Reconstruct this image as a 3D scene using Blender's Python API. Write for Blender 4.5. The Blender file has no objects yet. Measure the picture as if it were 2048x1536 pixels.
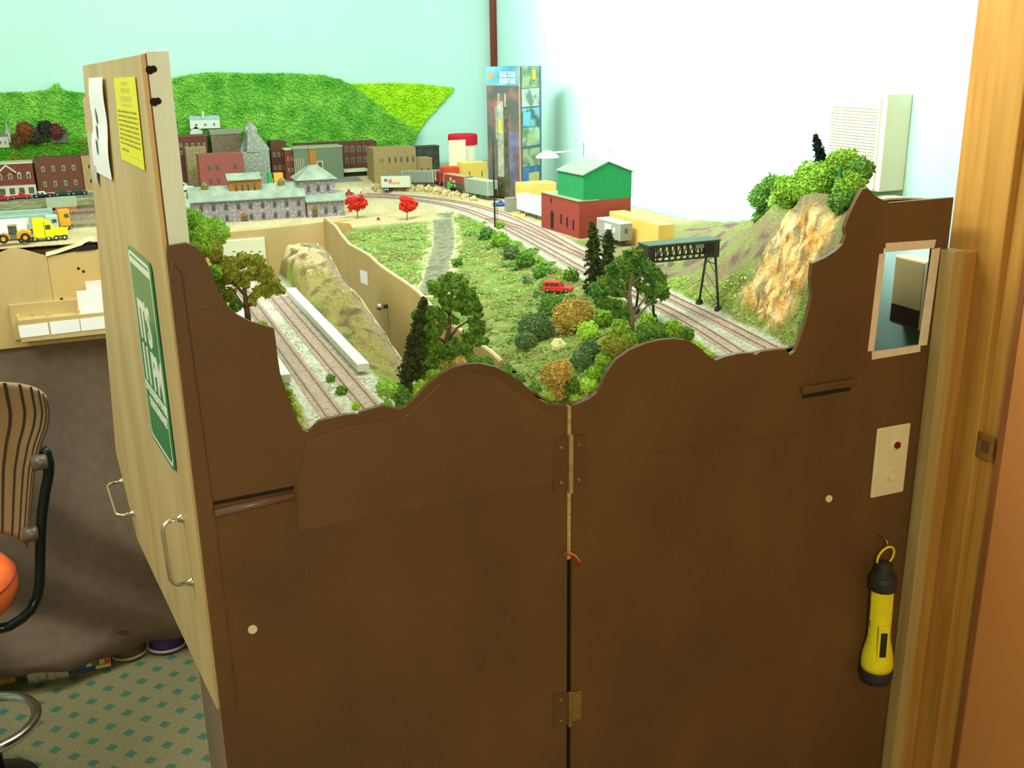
import bpy, math, random
import numpy as np
from mathutils import Vector, Matrix, noise

# ------------------------------------------------------------------ camera, world, light, exposure
scn = bpy.context.scene
CZ = 1.55; FPX = 2050.0
PITCH = math.radians(17.9); ROLL = math.radians(.85); YAW = math.radians(22)
cam_d = bpy.data.cameras.new('camera'); cam_d.lens = FPX / 2048 * 36; cam_d.sensor_width = 36
cam_d.clip_start = .05
cam = bpy.data.objects.new('camera', cam_d); scn.collection.objects.link(cam)
cam.matrix_world = (Matrix.Translation((0, 0, CZ)) @ Matrix.Rotation(-YAW, 4, 'Z')
                    @ Matrix.Rotation(math.pi / 2 - PITCH, 4, 'X') @ Matrix.Rotation(-ROLL, 4, 'Z'))
scn.camera = cam
w = bpy.data.worlds.new('world'); scn.world = w; w.use_nodes = True
w.node_tree.nodes['Background'].inputs[0].default_value = (1.0, .83, .58, 1)
w.node_tree.nodes['Background'].inputs[1].default_value = .26
scn.view_settings.view_transform = 'Standard'; scn.view_settings.look = 'None'
scn.view_settings.gamma = 1.0; scn.view_settings.exposure = 0.0


def area(name, loc, target, size, power, col, size_y=None, spread=180):
    l = bpy.data.lights.new(name, 'AREA'); l.energy = power; l.color = col
    l.shape = 'RECTANGLE'; l.size = size; l.size_y = size_y or size
    l.spread = math.radians(spread)
    o = bpy.data.objects.new(name, l); scn.collection.objects.link(o)
    o.location = loc
    o.rotation_euler = (Vector(target) - Vector(loc)).to_track_quat('-Z', 'Y').to_euler()
    return o


# fluorescent fixtures over the layout, the warm hall lamp, two unseen fill lights
area('added_wall_spot', (.42, 2.05, 1.98), (1.33, 2.08, 1.66), 1.7, 15, (1.0, 1.0, .95), .15, spread=85)  # unseen narrow beam added to whiten the right-hand wall, sparing the ground
area('ceiling_tube_right', (.75, 1.9, 2.45), (.85, 2.0, 1.1), .3, 19, (1.0, .98, .86), 1.1)
area('ceiling_tube_town', (.1, 2.2, 2.4), (.1, 2.75, 1.1), 1.3, 14, (.96, 1.0, .92), .3)
area('hall_lamp', (-.35, -1.1, 2.0), (.6, 1.2, .7), .5, 32, (1.0, .86, .52))
area('aisle_fill', (-1.1, 1.4, 2.35), (-.2, 1.9, .8), .7, 22, (.98, .96, .78))  # unseen fill light for the aisle side

# ------------------------------------------------------------------ helpers


def ray(px, py):
    x = (px - 1024) / FPX; y = -(py - 768) / FPX
    c, s = math.cos(ROLL), math.sin(ROLL)
    x, y = x * c + y * s, -x * s + y * c
    f = math.cos(PITCH) + y * math.sin(PITCH); z = -math.sin(PITCH) + y * math.cos(PITCH)
    return (x * math.cos(YAW) + f * math.sin(YAW), -x * math.sin(YAW) + f * math.cos(YAW), z)


def P(px, py, ax, v):
    """the point where the sight line of a photo pixel meets the plane x|y|z = v"""
    d = ray(px, py); o = (0, 0, CZ); t = (v - o[ax]) / d[ax]
    return Vector((o[0] + d[0] * t, o[1] + d[1] * t, o[2] + d[2] * t))


def rng(seed): return np.random.default_rng(seed)


def srgb(r, g, b):
    f = lambda c: ((c / 255 + .055) / 1.055) ** 2.4 if c > 10 else c / 3294.6
    return (f(r), f(g), f(b), 1)


MATS = {}


def mat(name, col, col2=None, scale=8, rough=.6, bump=0, bscale=None, metal=0, stretch=None, detail=4, lo=.35, hi=.65, attr=None, spec=.4):
    if name in MATS: return MATS[name]
    m = bpy.data.materials.new(name); m.use_nodes = True; nt = m.node_tree; N = nt.nodes; L = nt.links
    b = N['Principled BSDF']
    b.inputs['Roughness'].default_value = rough; b.inputs['Metallic'].default_value = metal
    b.inputs['Specular IOR Level'].default_value = spec
    c4 = lambda c: tuple(c) if len(c) == 4 else tuple(c) + (1,)
    b.inputs['Base Color'].default_value = c4(col)
    tc = N.new('ShaderNodeTexCoord'); mp = N.new('ShaderNodeMapping'); L.new(tc.outputs['Object'], mp.inputs[0])
    if stretch: mp.inputs['Scale'].default_value = stretch
    if col2 is not None:
        n = N.new('ShaderNodeTexNoise'); n.inputs['Scale'].default_value = scale; n.inputs['Detail'].default_value = detail
        L.new(mp.outputs[0], n.inputs[0])
        r = N.new('ShaderNodeValToRGB'); r.color_ramp.elements[0].position = lo; r.color_ramp.elements[1].position = hi
        r.color_ramp.elements[0].color = c4(col); r.color_ramp.elements[1].color = c4(col2)
        L.new(n.outputs['Fac'], r.inputs[0])
        out = r.outputs[0]
        if attr:
            a = N.new('ShaderNodeVertexColor'); a.layer_name = attr
            mx = N.new('ShaderNodeMix'); mx.data_type = 'RGBA'; mx.blend_type = 'MULTIPLY'; mx.inputs[0].default_value = 1
            L.new(a.outputs[0], mx.inputs[6]); L.new(out, mx.inputs[7]); out = mx.outputs[2]
        L.new(out, b.inputs['Base Color'])
    if bump:
        n2 = N.new('ShaderNodeTexNoise'); n2.inputs['Scale'].default_value = bscale or scale; n2.inputs['Detail'].default_value = 5
        L.new(mp.outputs[0], n2.inputs[0])
        bp = N.new('ShaderNodeBump'); bp.inputs['Strength'].default_value = bump; bp.inputs['Distance'].default_value = .004
        L.new(n2.outputs['Fac'], bp.inputs['Height']); L.new(bp.outputs[0], b.inputs['Normal'])
    MATS[name] = m
    return m


def colmat(r, g, b, rough=.55, var=.85, metal=0, bump=0, scale=60):
    """a plainly painted or moulded plastic surface with faint weathering"""
    k = 'paint_%d_%d_%d_%d' % (r, g, b, rough * 100)
    c = srgb(r, g, b); c2 = tuple(x * var for x in c[:3]) + (1,)
    return mat(k, c, c2, scale, rough, bump, metal=metal, lo=.3, hi=.75)


class MB:
    def __init__(s): s.v = []; s.f = []; s.n = 0; s.mi = []; s.cur = 0

    def add(s, vs, fs):
        vs = np.asarray(vs, float).reshape(-1, 3)
        s.v.append(vs); o = s.n; s.n += len(vs)
        if isinstance(fs, np.ndarray): fs = (fs + o).tolist()
        else: fs = [[i + o for i in f] for f in fs]
        s.f += fs; s.mi += [s.cur] * len(fs); return s

    def box(s, x0, x1, y0, y1, z0, z1, M=None, taper=0):
        t = taper
        v = [(x0, y0, z0), (x1, y0, z0), (x1, y1, z0), (x0, y1, z0), (x0 + t, y0 + t, z1), (x1 - t, y0 + t, z1), (x1 - t, y1 - t, z1), (x0 + t, y1 - t, z1)]
        if M is not None: v = [tuple(M @ Vector(p)) for p in v]
        return s.add(v, [[3, 2, 1, 0], [4, 5, 6, 7], [0, 1, 5, 4], [1, 2, 6, 5], [2, 3, 7, 6], [3, 0, 4, 7]])

    def prism(s, pts, d):
        """polygon (3-D points) pushed along the vector d"""
        n = len(pts); d = Vector(d)
        v = [tuple(Vector(p)) for p in pts] + [tuple(Vector(p) + d) for p in pts]
        nrm = Vector((0, 0, 0))
        for i in range(n): nrm += Vector(v[i]).cross(Vector(v[(i + 1) % n]))
        f = [list(range(n)), list(range(2 * n - 1, n - 1, -1))] + [[(i + 1) % n, i, i + n, (i + 1) % n + n] for i in range(n)]
        if nrm.dot(d) > 0: f = [q[::-1] for q in f]
        return s.add(v, f)

    def tube(s, path, r, n=8, cap=True, closed=False):
        path = [Vector(p) for p in path]; m = len(path)
        rs = r if isinstance(r, (list, tuple)) else [r] * m
        vs = []; up = None
        for i in range(m):
            a = path[i - 1] if (i > 0 or closed) else path[i]; b = path[(i + 1) % m] if (i < m - 1 or closed) else path[i]
            t = (b - a).normalized()
            if up is None: up = t.orthogonal().normalized()
            up = (up - t * up.dot(t)); up = up.normalized() if up.length > 1e-6 else t.orthogonal().normalized()
            q = t.cross(up)
            for k in range(n):
                an = 2 * math.pi * k / n
                vs.append(tuple(path[i] + (up * math.cos(an) + q * math.sin(an)) * rs[i]))
        fs = []
        for i in range(m if closed else m - 1):
            j = (i + 1) % m
            for k in range(n): fs.append([i * n + k, i * n + (k + 1) % n, j * n + (k + 1) % n, j * n + k])
        if cap and not closed: fs += [list(range(n))[::-1], list(range((m - 1) * n, m * n))]
        return s.add(vs, fs)

    def lathe(s, prof, n=16, M=None):
        vs = []
        for r, z in prof:
            for k in range(n):
                a = 2 * math.pi * k / n; p = Vector((r * math.cos(a), r * math.sin(a), z))
                vs.append(tuple(M @ p if M is not None else p))
        fs = [[i * n + k, i * n + (k + 1) % n, (i + 1) * n + (k + 1) % n, (i + 1) * n + k] for i in range(len(prof) - 1) for k in range(n)]
        fs += [list(range(n))[::-1], list(range((len(prof) - 1) * n, len(prof) * n))]
        return s.add(vs, fs)

    def crumbs(s, pts, size, seed=0, flat=1.0):
        """small angular crumbs of foam, one at each point"""
        R = rng(seed); n = len(pts); pts = np.asarray(pts)
        base = np.array([(1, 0, 0), (-1, 0, 0), (0, 1, 0), (0, -1, 0), (0, 0, 1), (0, 0, -1)], float)
        tri = np.array([(0, 2, 4), (2, 1, 4), (1, 3, 4), (3, 0, 4), (2, 0, 5), (1, 2, 5), (3, 1, 5), (0, 3, 5)])
        sc = size * (0.5 + R.random((n, 1, 1))) * (1 + (R.random((n, 1, 3)) - .5) * .9)
        q = R.normal(size=(n, 4)); q /= np.linalg.norm(q, axis=1, keepdims=True)
        w_, x, y, z = q.T
        Rm = np.stack([1 - 2 * (y * y + z * z), 2 * (x * y - z * w_), 2 * (x * z + y * w_), 2 * (x * y + z * w_), 1 - 2 * (x * x + z * z), 2 * (y * z - x * w_), 2 * (x * z - y * w_), 2 * (y * z + x * w_), 1 - 2 * (x * x + y * y)], 1).reshape(n, 3, 3)
        v = np.einsum('nij,nkj->nki', Rm, base[None] * sc) * np.array([1, 1, flat]) + pts[:, None, :]
        f = (tri[None] + 6 * np.arange(n)[:, None, None]).reshape(-1, 3)
        return s.add(v.reshape(-1, 3), f)

    def blob(s, c, rad, seed=0, sub=3, amp=.25, freq=3.0):
        bm_v, bm_f = ICO(sub); v = np.array(bm_v); out = []
        for p in v:
            d = noise.noise(Vector(p) * freq + Vector((seed * 7.3, seed * 3.1, 0)))
            out.append(p * (1 + amp * d))
        v = np.array(out) * np.array(rad if hasattr(rad, '__len__') else [rad] * 3) + np.array(c)
        return s.add(v, [list(f) for f in bm_f])

    def build(s, name, m, parent=None, world=True, origin=None, smooth=False, bevel=0):
        me = bpy.data.meshes.new(name)
        v = np.concatenate(s.v) if s.v else np.zeros((0, 3))
        o = bpy.data.objects.new(name, me)
        if parent is not None:
            o.parent = parent
            if world:
                Mi = np.array(wm(parent).inverted()); v = v @ Mi[:3, :3].T + Mi[:3, 3]
        else:
            if origin is None: origin = ((v[:, 0].min() + v[:, 0].max()) / 2, (v[:, 1].min() + v[:, 1].max()) / 2, v[:, 2].min())
            v = v - np.array(origin); o.location = origin
        me.from_pydata(v.tolist(), [], s.f)
        ms = m if isinstance(m, (list, tuple)) else [m]
        for q in ms: me.materials.append(q)
        if len(ms) > 1: me.polygons.foreach_set('material_index', s.mi)
        if smooth: me.polygons.foreach_set('use_smooth', [True] * len(me.polygons))
        if bevel:
            bv = o.modifiers.new('bevel', 'BEVEL'); bv.width = bevel; bv.segments = 2; bv.limit_method = 'ANGLE'
        me.update(); scn.collection.objects.link(o)
        return o


_ico = {}


def ICO(sub):
    if sub not in _ico:
        import bmesh
        b = bmesh.new(); bmesh.ops.create_icosphere(b, subdivisions=sub, radius=1)
        _ico[sub] = ([tuple(v.co) for v in b.verts], [tuple(v.index for v in f.verts) for f in b.faces]); b.free()
    return _ico[sub]


def wm(o):
    m = Matrix.Translation(o.location) @ o.rotation_euler.to_matrix().to_4x4()
    return wm(o.parent) @ m if o.parent else m


def tag(o, label, cat, group=None, kind=None):
    o['label'] = label; o['category'] = cat
    if group: o['group'] = group
    if kind: o['kind'] = kind
    return o


def thing(name, label, cat, loc, rotz=0, group=None):
    o = bpy.data.objects.new(name, None); scn.collection.objects.link(o); o.empty_display_size = .02
    o.location = loc; o.rotation_euler = (0, 0, rotz)
    return tag(o, label, cat, group)


def struct(mb, name, m, **k):
    o = mb.build(name, m, **k); o['kind'] = 'structure'; return o


def copy_tree(o, parent=None):
    c = o.copy(); scn.collection.objects.link(c); c.parent = parent
    for ch in [x for x in scn.collection.objects if x.parent == o]: copy_tree(ch, c)
    return c


def text_mesh(body, size, M, depth=.0004, align='CENTER', space=1.0, off=.012):
    """vertices and faces of lettering, laid by the matrix M (x right, y up)"""
    cu = bpy.data.curves.new('lettering', 'FONT'); cu.body = body; cu.size = size; cu.align_x = align
    cu.extrude = depth; cu.offset = size * off; cu.space_character = space; cu.resolution_u = 2
    o = bpy.data.objects.new('lettering', cu); scn.collection.objects.link(o)
    dg = bpy.context.evaluated_depsgraph_get(); me = bpy.data.meshes.new_from_object(o.evaluated_get(dg))
    v = [tuple(M @ x.co) for x in me.vertices]; f = [list(p.vertices) for p in me.polygons]
    bpy.data.objects.remove(o); bpy.data.curves.remove(cu); bpy.data.meshes.remove(me)
    return v, f


def frame(o, x, y):
    """matrix with origin o, x axis x and y axis y"""
    x = Vector(x).normalized(); z = x.cross(Vector(y)).normalized(); y = z.cross(x)
    m = Matrix((x, y, z)).transposed().to_4x4(); m.translation = Vector(o); return m


def in_poly(x, y, poly):
    c = False; j = len(poly) - 1
    for i in range(len(poly)):
        xi, yi = poly[i][0], poly[i][1]; xj, yj = poly[j][0], poly[j][1]
        if (yi > y) != (yj > y) and x < (xj - xi) * (y - yi) / (yj - yi) + xi: c = not c
        j = i
    return c


# ------------------------------------------------------------------ shared materials
M_brown = mat('brown_fascia_paint', (.099, .054, .0205), (.134, .071, .025), 5, .42, .12, 260, detail=6, stretch=(1.2, 1, .8))
M_hard = mat('hardboard', (.50, .375, .155), (.56, .43, .20), 6, .55, .12, 300, stretch=(2, 2, .5))
M_ply = mat('plywood_tan', (.50, .36, .16), (.62, .47, .24), 4, .5, .15, 120, stretch=(4, 4, .6), detail=6)
M_curt = mat('brown_curtain_cloth', (.150, .105, .074), (.175, .125, .088), 40, .85, .3, 900)
M_teal = mat('pale_aqua_wall_paint', (.40, .69, .65), (.42, .71, .67), 3, .6, .08, 150)
M_white = mat('white_painted_wood', (.70, .86, .78), (.76, .90, .83), 12, .5, .2, 120, stretch=(3, 3, .6))
M_wood = mat('varnished_pine', (.40, .195, .038), (.50, .265, .060), 14, .32, .08, 80, stretch=(6, 6, .35), detail=6)
M_wood2 = mat('pale_pine_batten', (.38, .27, .095), (.46, .34, .14), 14, .4, .1, 80, stretch=(6, 6, .35), detail=6)
M_peach = mat('peach_wall_paint', (.56, .225, .062), (.58, .24, .07), 3, .6, .06, 200)
M_chrome = mat('chrome', (.75, .74, .70), None, rough=.18, metal=1)
M_brass = mat('worn_brass', (.50, .36, .12), (.62, .50, .24), 60, .35, metal=1)
M_black = mat('black_plastic', (.013, .014, .013), (.025, .025, .022), 40, .4)
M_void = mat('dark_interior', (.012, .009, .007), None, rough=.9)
M_paper = mat('white_paper', (.92, .95, .97), (.90, .93, .95), 30, .6)
M_ivory = mat('ivory_plastic', (.72, .66, .42), (.75, .69, .46), 30, .32)
M_print = mat('dark_ink', (.06, .06, .05), (.12, .12, .09), 300, .6)

# ------------------------------------------------------------------ the room (x runs along the brown fascia, y away from it)
FB = 1.135                      # plane of the brown fascia
WX = 1.33; WB = 3.42            # right-hand wall and back wall
R0 = -2.6


def box_s(name, m, *b, **k): return struct(MB().box(*b), name, m, **k)


box_s('wall_right', M_teal, WX, WX + .1, 1.19, WB + .1, 0, 2.6)
box_s('wall_back', M_teal, R0, WX, WB, WB + .1, 0, 2.6)
box_s('wall_left', M_teal, R0 - .1, R0, -1.2, WB + .1, 0, 2.6)
box_s('wall_front', M_peach, 1.206, 1.36, -1.2, 1.042, 0, 2.6)
box_s('ceiling', mat('ceiling_white', (.7, .7, .66), None, rough=.8), R0 - .1, 1.4, -1.2, WB + .1, 2.6, 2.7)

# carpet with rows of small teal diamonds
mc = bpy.data.materials.new('patterned_carpet'); mc.use_nodes = True; nt = mc.node_tree; N = nt.nodes; L = nt.links
bs = N['Principled BSDF']; bs.inputs['Roughness'].default_value = .95; bs.inputs['Specular IOR Level'].default_value = .05
tc = N.new('ShaderNodeTexCoord'); sx = N.new('ShaderNodeSeparateXYZ'); L.new(tc.outputs['Object'], sx.inputs[0])


def mth(op, a, b=None):
    n = N.new('ShaderNodeMath'); n.operation = op
    for i, v in enumerate([a, b]):
        if v is None: continue
        if isinstance(v, (int, float)): n.inputs[i].default_value = v
        else: L.new(v, n.inputs[i])
    return n.outputs[0]


PX_, PY_ = .082, .086
rows = mth('DIVIDE', sx.outputs[1], PY_ / 2); rid = mth('FLOOR', rows)
odd = mth('MODULO', mth('ABSOLUTE', rid), 2.0)
fx = mth('FRACT', mth('ADD', mth('DIVIDE', sx.outputs[0], PX_), mth('MULTIPLY', odd, .5)))
fy = mth('FRACT', rows)
dx = mth('MULTIPLY', mth('ABSOLUTE', mth('SUBTRACT', fx, .5)), PX_ / .0155)
dy = mth('MULTIPLY', mth('ABSOLUTE', mth('SUBTRACT', fy, .5)), PY_ / 2 / .0155)
nz = N.new('ShaderNodeTexNoise'); nz.inputs['Scale'].default_value = 130; nz.inputs['Detail'].default_value = 3; L.new(tc.outputs['Object'], nz.inputs[0])
dd = mth('ADD', mth('ADD', dx, dy), mth('MULTIPLY', nz.outputs[0], .5))
msk = N.new('ShaderNodeMapRange'); msk.inputs[1].default_value = 1.12; msk.inputs[2].default_value = 1.4; L.new(dd, msk.inputs[0])
n3 = N.new('ShaderNodeTexNoise'); n3.inputs['Scale'].default_value = 420; n3.inputs['Detail'].default_value = 3; L.new(tc.outputs['Object'], n3.inputs[0])
cr = N.new('ShaderNodeValToRGB'); cr.color_ramp.elements[0].position = .38; cr.color_ramp.elements[1].position = .62
cr.color_ramp.elements[0].color = (.14, .128, .062, 1); cr.color_ramp.elements[1].color = (.37, .345, .19, 1); L.new(n3.outputs[0], cr.inputs[0])
mx = N.new('ShaderNodeMix'); mx.data_type = 'RGBA'; L.new(msk.outputs[0], mx.inputs[0]); mx.inputs[6].default_value = (.075, .18, .125, 1); L.new(cr.outputs[0], mx.inputs[7])
L.new(mx.outputs[2], bs.inputs['Base Color'])
bp = N.new('ShaderNodeBump'); bp.inputs['Strength'].default_value = .5; bp.inputs['Distance'].default_value = .003; L.new(n3.outputs[0], bp.inputs['Height']); L.new(bp.outputs[0], bs.inputs['Normal'])
box_s('floor', mc, R0, 1.4, -1.2, WB + .1, -.05, 0, origin=(0, 0, 0))

# door jamb of varnished pine: broad inner face, stop, edge strip
jm = MB(); jm.box(1.2, WX, 1.085, 1.185, 0, 2.6); jm.box(1.213, WX, 1.045, 1.086, 0, 2.6)
jm.box(1.206, WX, 1.178, 1.189, 0, 2.6)
trim = struct(jm, 'trim_1', M_wood, bevel=.002)
box_s('trim_2', mat('brown_edge_strip', (.23, .085, .028), (.30, .12, .04), 10, .4, stretch=(4, 4, .4)), 1.204, WX, 1.041, 1.051, 0, 2.6, bevel=.001)
st = MB(); st.box(1.1985, 1.2005, 1.052, 1.082, .955, .995); struct(st, 'strike_plate', M_brass, parent=trim)
st = MB(); st.box(1.1983, 1.1995, 1.060, 1.074, .966, .984); struct(st, 'latch_hole', mat('dark_recess', (.12, .05, .02), None), parent=trim)
for o in scn.collection.objects:
    if o.name in ('strike_plate', 'latch_hole') and 'kind' in o: del o['kind']
# pale batten and stop between the fascia and the jamb
bt = MB(); bt.box(1.134, 1.156, 1.110, 1.1345, 0, 1.27); bt.box(1.156, 1.166, 1.118, 1.1345, 0, 1.262)
tag(bt.build('batten', M_wood2, bevel=.0012), 'pale pine batten standing upright between the brown fascia and the door jamb', 'batten')
bt = MB(); bt.box(1.168, 1.1995, 1.128, 1.150, 0, 1.262)
tag(bt.build('door_stop', M_wood, bevel=.0015), 'narrow varnished pine strip between the pale batten and the door jamb', 'wood strip')

# dark red pipe in the far corner
pp = MB(); p0 = P(987, 60, 1, WB - .03)
pp.tube([(p0.x, WB - .03, 1.2), (p0.x, WB - .03, 2.6)], .0125, 16)
tag(pp.build('corner_pipe', colmat(118, 52, 42), smooth=True), 'dark red vertical pipe in the far corner of the room', 'pipe')

# ------------------------------------------------------------------ brown fascia, two hinged leaves


def fp(pts, y=FB): return [P(a, b, 1, y) for a, b in pts]


TH = .007
PL = [(336, 487), (372, 486), (392, 493), (408, 512), (424, 545), (432, 570), (440, 590), (455, 612), (475, 630), (500, 643), (530, 652), (548, 657), (552, 685), (555, 712), (560, 745),
      (572, 780), (585, 815), (597, 845), (606, 861), (618, 865), (632, 850), (640, 842), (663, 836), (690, 830), (712, 828), (716, 832), (722, 824), (745, 817), (765, 812), (783, 816), (800, 819), (815, 812), (832, 795), (850, 775), (880, 750), (905, 736), (930, 729), (960, 727), (990, 734),
      (1015, 746), (1040, 762), (1060, 780), (1075, 797), (1092, 808), (1112, 811), (1134, 813)]
lp = fp(PL)
lp = [Vector((.066, FB, lp[0].z - .012)), Vector((.0675, FB, lp[0].z - .003))] + lp[1:]
lp[-1].x = .5355
body = lp + [Vector((.5355, FB, 0)), Vector((.066, FB, 0))]
leafL = thing('fascia_leaf', 'brown painted wavy-topped left fascia leaf beside the tall tan panel', 'fascia board', (.3, FB, 0))
MB().prism(body, (0, TH, 0)).build('board', M_brown, leafL)
mb = MB(); mb.prism([(.0665, FB, .79), (.0845, FB, .79), (.0845, FB, 1.05), (.079, FB, 1.33), (.071, FB, 1.345), (.0665, FB, 1.33)], (0, -.004, 0)); mb.build('edge_strip', M_brown, leafL, bevel=.0012)
pa = fp([(593, 985), (612, 884), (700, 852), (800, 838), (832, 814), (880, 766), (930, 745), (985, 751), (1055, 797), (1095, 826), (1126, 830), (1122, 962), (597, 1062)], FB)
M_brown2 = mat('brown_fascia_paint_upper', (.108, .060, .024), (.138, .076, .028), 5, .42, .12, 260, detail=6)
MB().prism(pa, (0, -.0012, 0)).build('patch', M_brown2, leafL, bevel=.0008)
MB().box(.0843, .0851, FB - .0036, FB - .0002, .80, 1.05).build('worn_edge', mat('worn_orange_brown', (.20, .10, .035), (.10, .05, .02), 60, .5), leafL)
hp = fp([(425, 1020), (586, 984)], FB)
mb = MB(); mb.tube([hp[0] + Vector((.002, -.004, -.003)), hp[1] + Vector((0, -.004, -.003))], [.0052, .0052], 12)
mb.build('flap_handle', mat('brown_moulding', (.135, .078, .052), (.17, .10, .07), 30, .35), leafL, smooth=True)
c = P(425, 1010, 1, FB); d = P(588, 978, 1, FB)
mb = MB(); mb.prism([c, d, d + Vector((0, 0, .004)), c + Vector((0, 0, .004))], (0, -.0016, 0)); mb.build('slot', M_void, leafL)


def white_cap(px, py, par, r=.0058):
    q = P(px, py, 1, FB)
    M = frame(q, (1, 0, 0), (0, 0, 1))
    mb = MB(); mb.lathe([(r, 0), (r, .002), (r * .8, .0032), (r * .2, .003)], 20, M); return mb.build('plug_cap', M_ivory, par, smooth=False)


white_cap(505, 1258, leafL)

RPx = [(1140, 813), (1160, 806), (1180, 797), (1195, 785), (1204, 768), (1214, 745), (1232, 720), (1260, 700), (1290, 688), (1320, 680), (1345, 678), (1370, 680), (1390, 688), (1405, 700), (1420, 715), (1432, 721),
       (1450, 714), (1475, 708), (1500, 706), (1512, 710), (1522, 703), (1550, 700), (1572, 699), (1580, 710), (1590, 703), (1600, 680), (1610, 650), (1618, 620), (1624, 590), (1622, 555), (1625, 527), (1650, 516), (1672, 502), (1686, 488), (1692, 470),
       (1690, 455), (1697, 435), (1706, 415), (1716, 395), (1726, 378), (1736, 376), (1746, 388), (1752, 393), (1790, 395), (1850, 396), (1907, 395)]
rp = fp(RPx); rp[0].x = .5422
rp[-1].x = 1.148
leafR = thing('fascia_leaf', 'brown painted right fascia leaf with the taped window and the flashlight hanging on it', 'fascia board', (.85, FB, 0))
wx0, wx1, wz0, wz1 = 1.030, 1.121, 1.126, 1.279
iL = max(i for i, q in enumerate(rp) if q.x < wx0)
zt = rp[-1].z
mb = MB()
mb.prism(rp[:iL + 1] + [Vector((wx0, FB, zt)), Vector((wx0, FB, 0)), Vector((.5422, FB, 0))], (0, TH, 0))
mb.box(wx0, wx1, FB, FB + TH, wz1, zt); mb.box(wx0, wx1, FB, FB + TH, 0, wz0); mb.box(wx1, 1.148, FB, FB + TH, 0, zt)
mb.build('board', M_brown, leafR)
q = fp([(1145, 925), (1600, 865), (1600, 872), (1145, 932)])
mb = MB(); mb.prism([q[0], q[1], q[1] - Vector((0, 0, .0015)), q[0] - Vector((0, 0, .0015))], (0, -.0008, 0)); mb.build('overlap_ridge', M_brown, leafR)
q = fp([(1602, 772), (1708, 755), (1703, 795), (1603, 803)])
mb = MB(); mb.prism([q[0], q[1], q[1] - Vector((0, 0, .011)), q[0] - Vector((0, 0, .012))], (0, -.007, 0))
mb.build('flap_handle', M_brown, leafR, bevel=.002)
mb = MB(); mb.prism([q[0] - Vector((-.004, 0, .013)), q[1] - Vector((.006, 0, .0145)), q[1] - Vector((.006, 0, .019)), q[0] - Vector((-.004, 0, .019))], (0, -.0015, 0)); mb.build('slot', M_void, leafR)
white_cap(1657, 997, leafR)
M_tape = mat('masking_tape', (.70, .58, .42), (.76, .66, .52), 60, .6, .1, 300)
tp = [[(1771, 486), (1871, 479), (1867, 496), (1769, 504)], [(1743, 703), (1840, 690), (1839, 703), (1743, 719)], [(1758, 508), (1770, 506), (1747, 702), (1735, 702)], [(1863, 498), (1880, 495), (1853, 690), (1836, 691)]]
for i, t in enumerate(tp):
    off = -.0008 if i > 1 else -.0012
    MB().prism([p + Vector((0, -.0002, 0)) for p in fp(t)], (0, off, 0)).build('masking_tape', M_tape, leafR)

# what lines the seam: brass hinges and the yarn tuft
for (y0, y1, rest, lab, full) in [(868, 985, 0, 'painted-over hinge at the top of the seam in the brown fascia', 0), (1380, 1450, 1, 'half-bared brass hinge low in the seam of the brown fascia', 1)]:
    za = P(1137, y0, 1, FB).z; zb = P(1137, y1, 1, FB).z
    h = thing('hinge', lab, 'hinge', (.539, FB - .002, zb))
    MB().box(.5362, .5416, FB - .006, FB - .0005, zb, za).build('knuckle', M_brass if full else mat('brass_painted', (.33, .23, .09), (.45, .33, .15), 40, .4), h, bevel=.0008)
    MB().box(.515, .5372, FB - .0022, FB - .0004, zb + .004, za - .002).build('hinge_leaf', M_brown, h)
    MB().box(.5418, .558 if full else .562, FB - .0022, FB - .0004, zb + .006, za - .004).build('hinge_leaf', M_brass if full else M_brown, h)
    for k in (.2, .8):
        for xx in (.526, .551):
            M = frame((xx, FB - .0022, zb + (za - zb) * k), (1, 0, 0), (0, 0, 1))
            MB().lathe([(.0028, 0), (.0022, .0012), (.0006, .0014)], 12, M).build('screw', M_brass, h)
za = P(1137, 815, 1, FB).z; zb = P(1137, 1120, 1, FB).z
tag(MB().box(.5362, .5416, FB + .001, FB + .010, zb, za).build('seam_strip', mat('bare_plywood_edge', (.50, .40, .22), (.36, .26, .12), 60, .6, stretch=(1, 1, 3))), 'bare light wood strip filling the upper seam of the brown fascia', 'wood strip')
y0 = P(1137, 1100, 1, FB)
t = thing('yarn_tuft', 'red and yellow yarn tuft poking from the seam of the brown fascia', 'yarn', y0)
for k, (cm, dx) in enumerate([(colmat(190, 70, 50), 0), (colmat(215, 165, 50), .0015), (colmat(170, 45, 45), -.001)]):
    pts = []
    for i in range(9):
        u = i / 8; pts.append(y0 + Vector((-.011 + u * .024 + dx, -.005 - .005 * math.sin(u * 3) - k * .0012, -.004 + .006 * math.sin(2.2 * u + k * .7) - .016 * u * u)))
    MB().tube(pts, .0012, 6).build('strand', cm, t, smooth=True)

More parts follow.
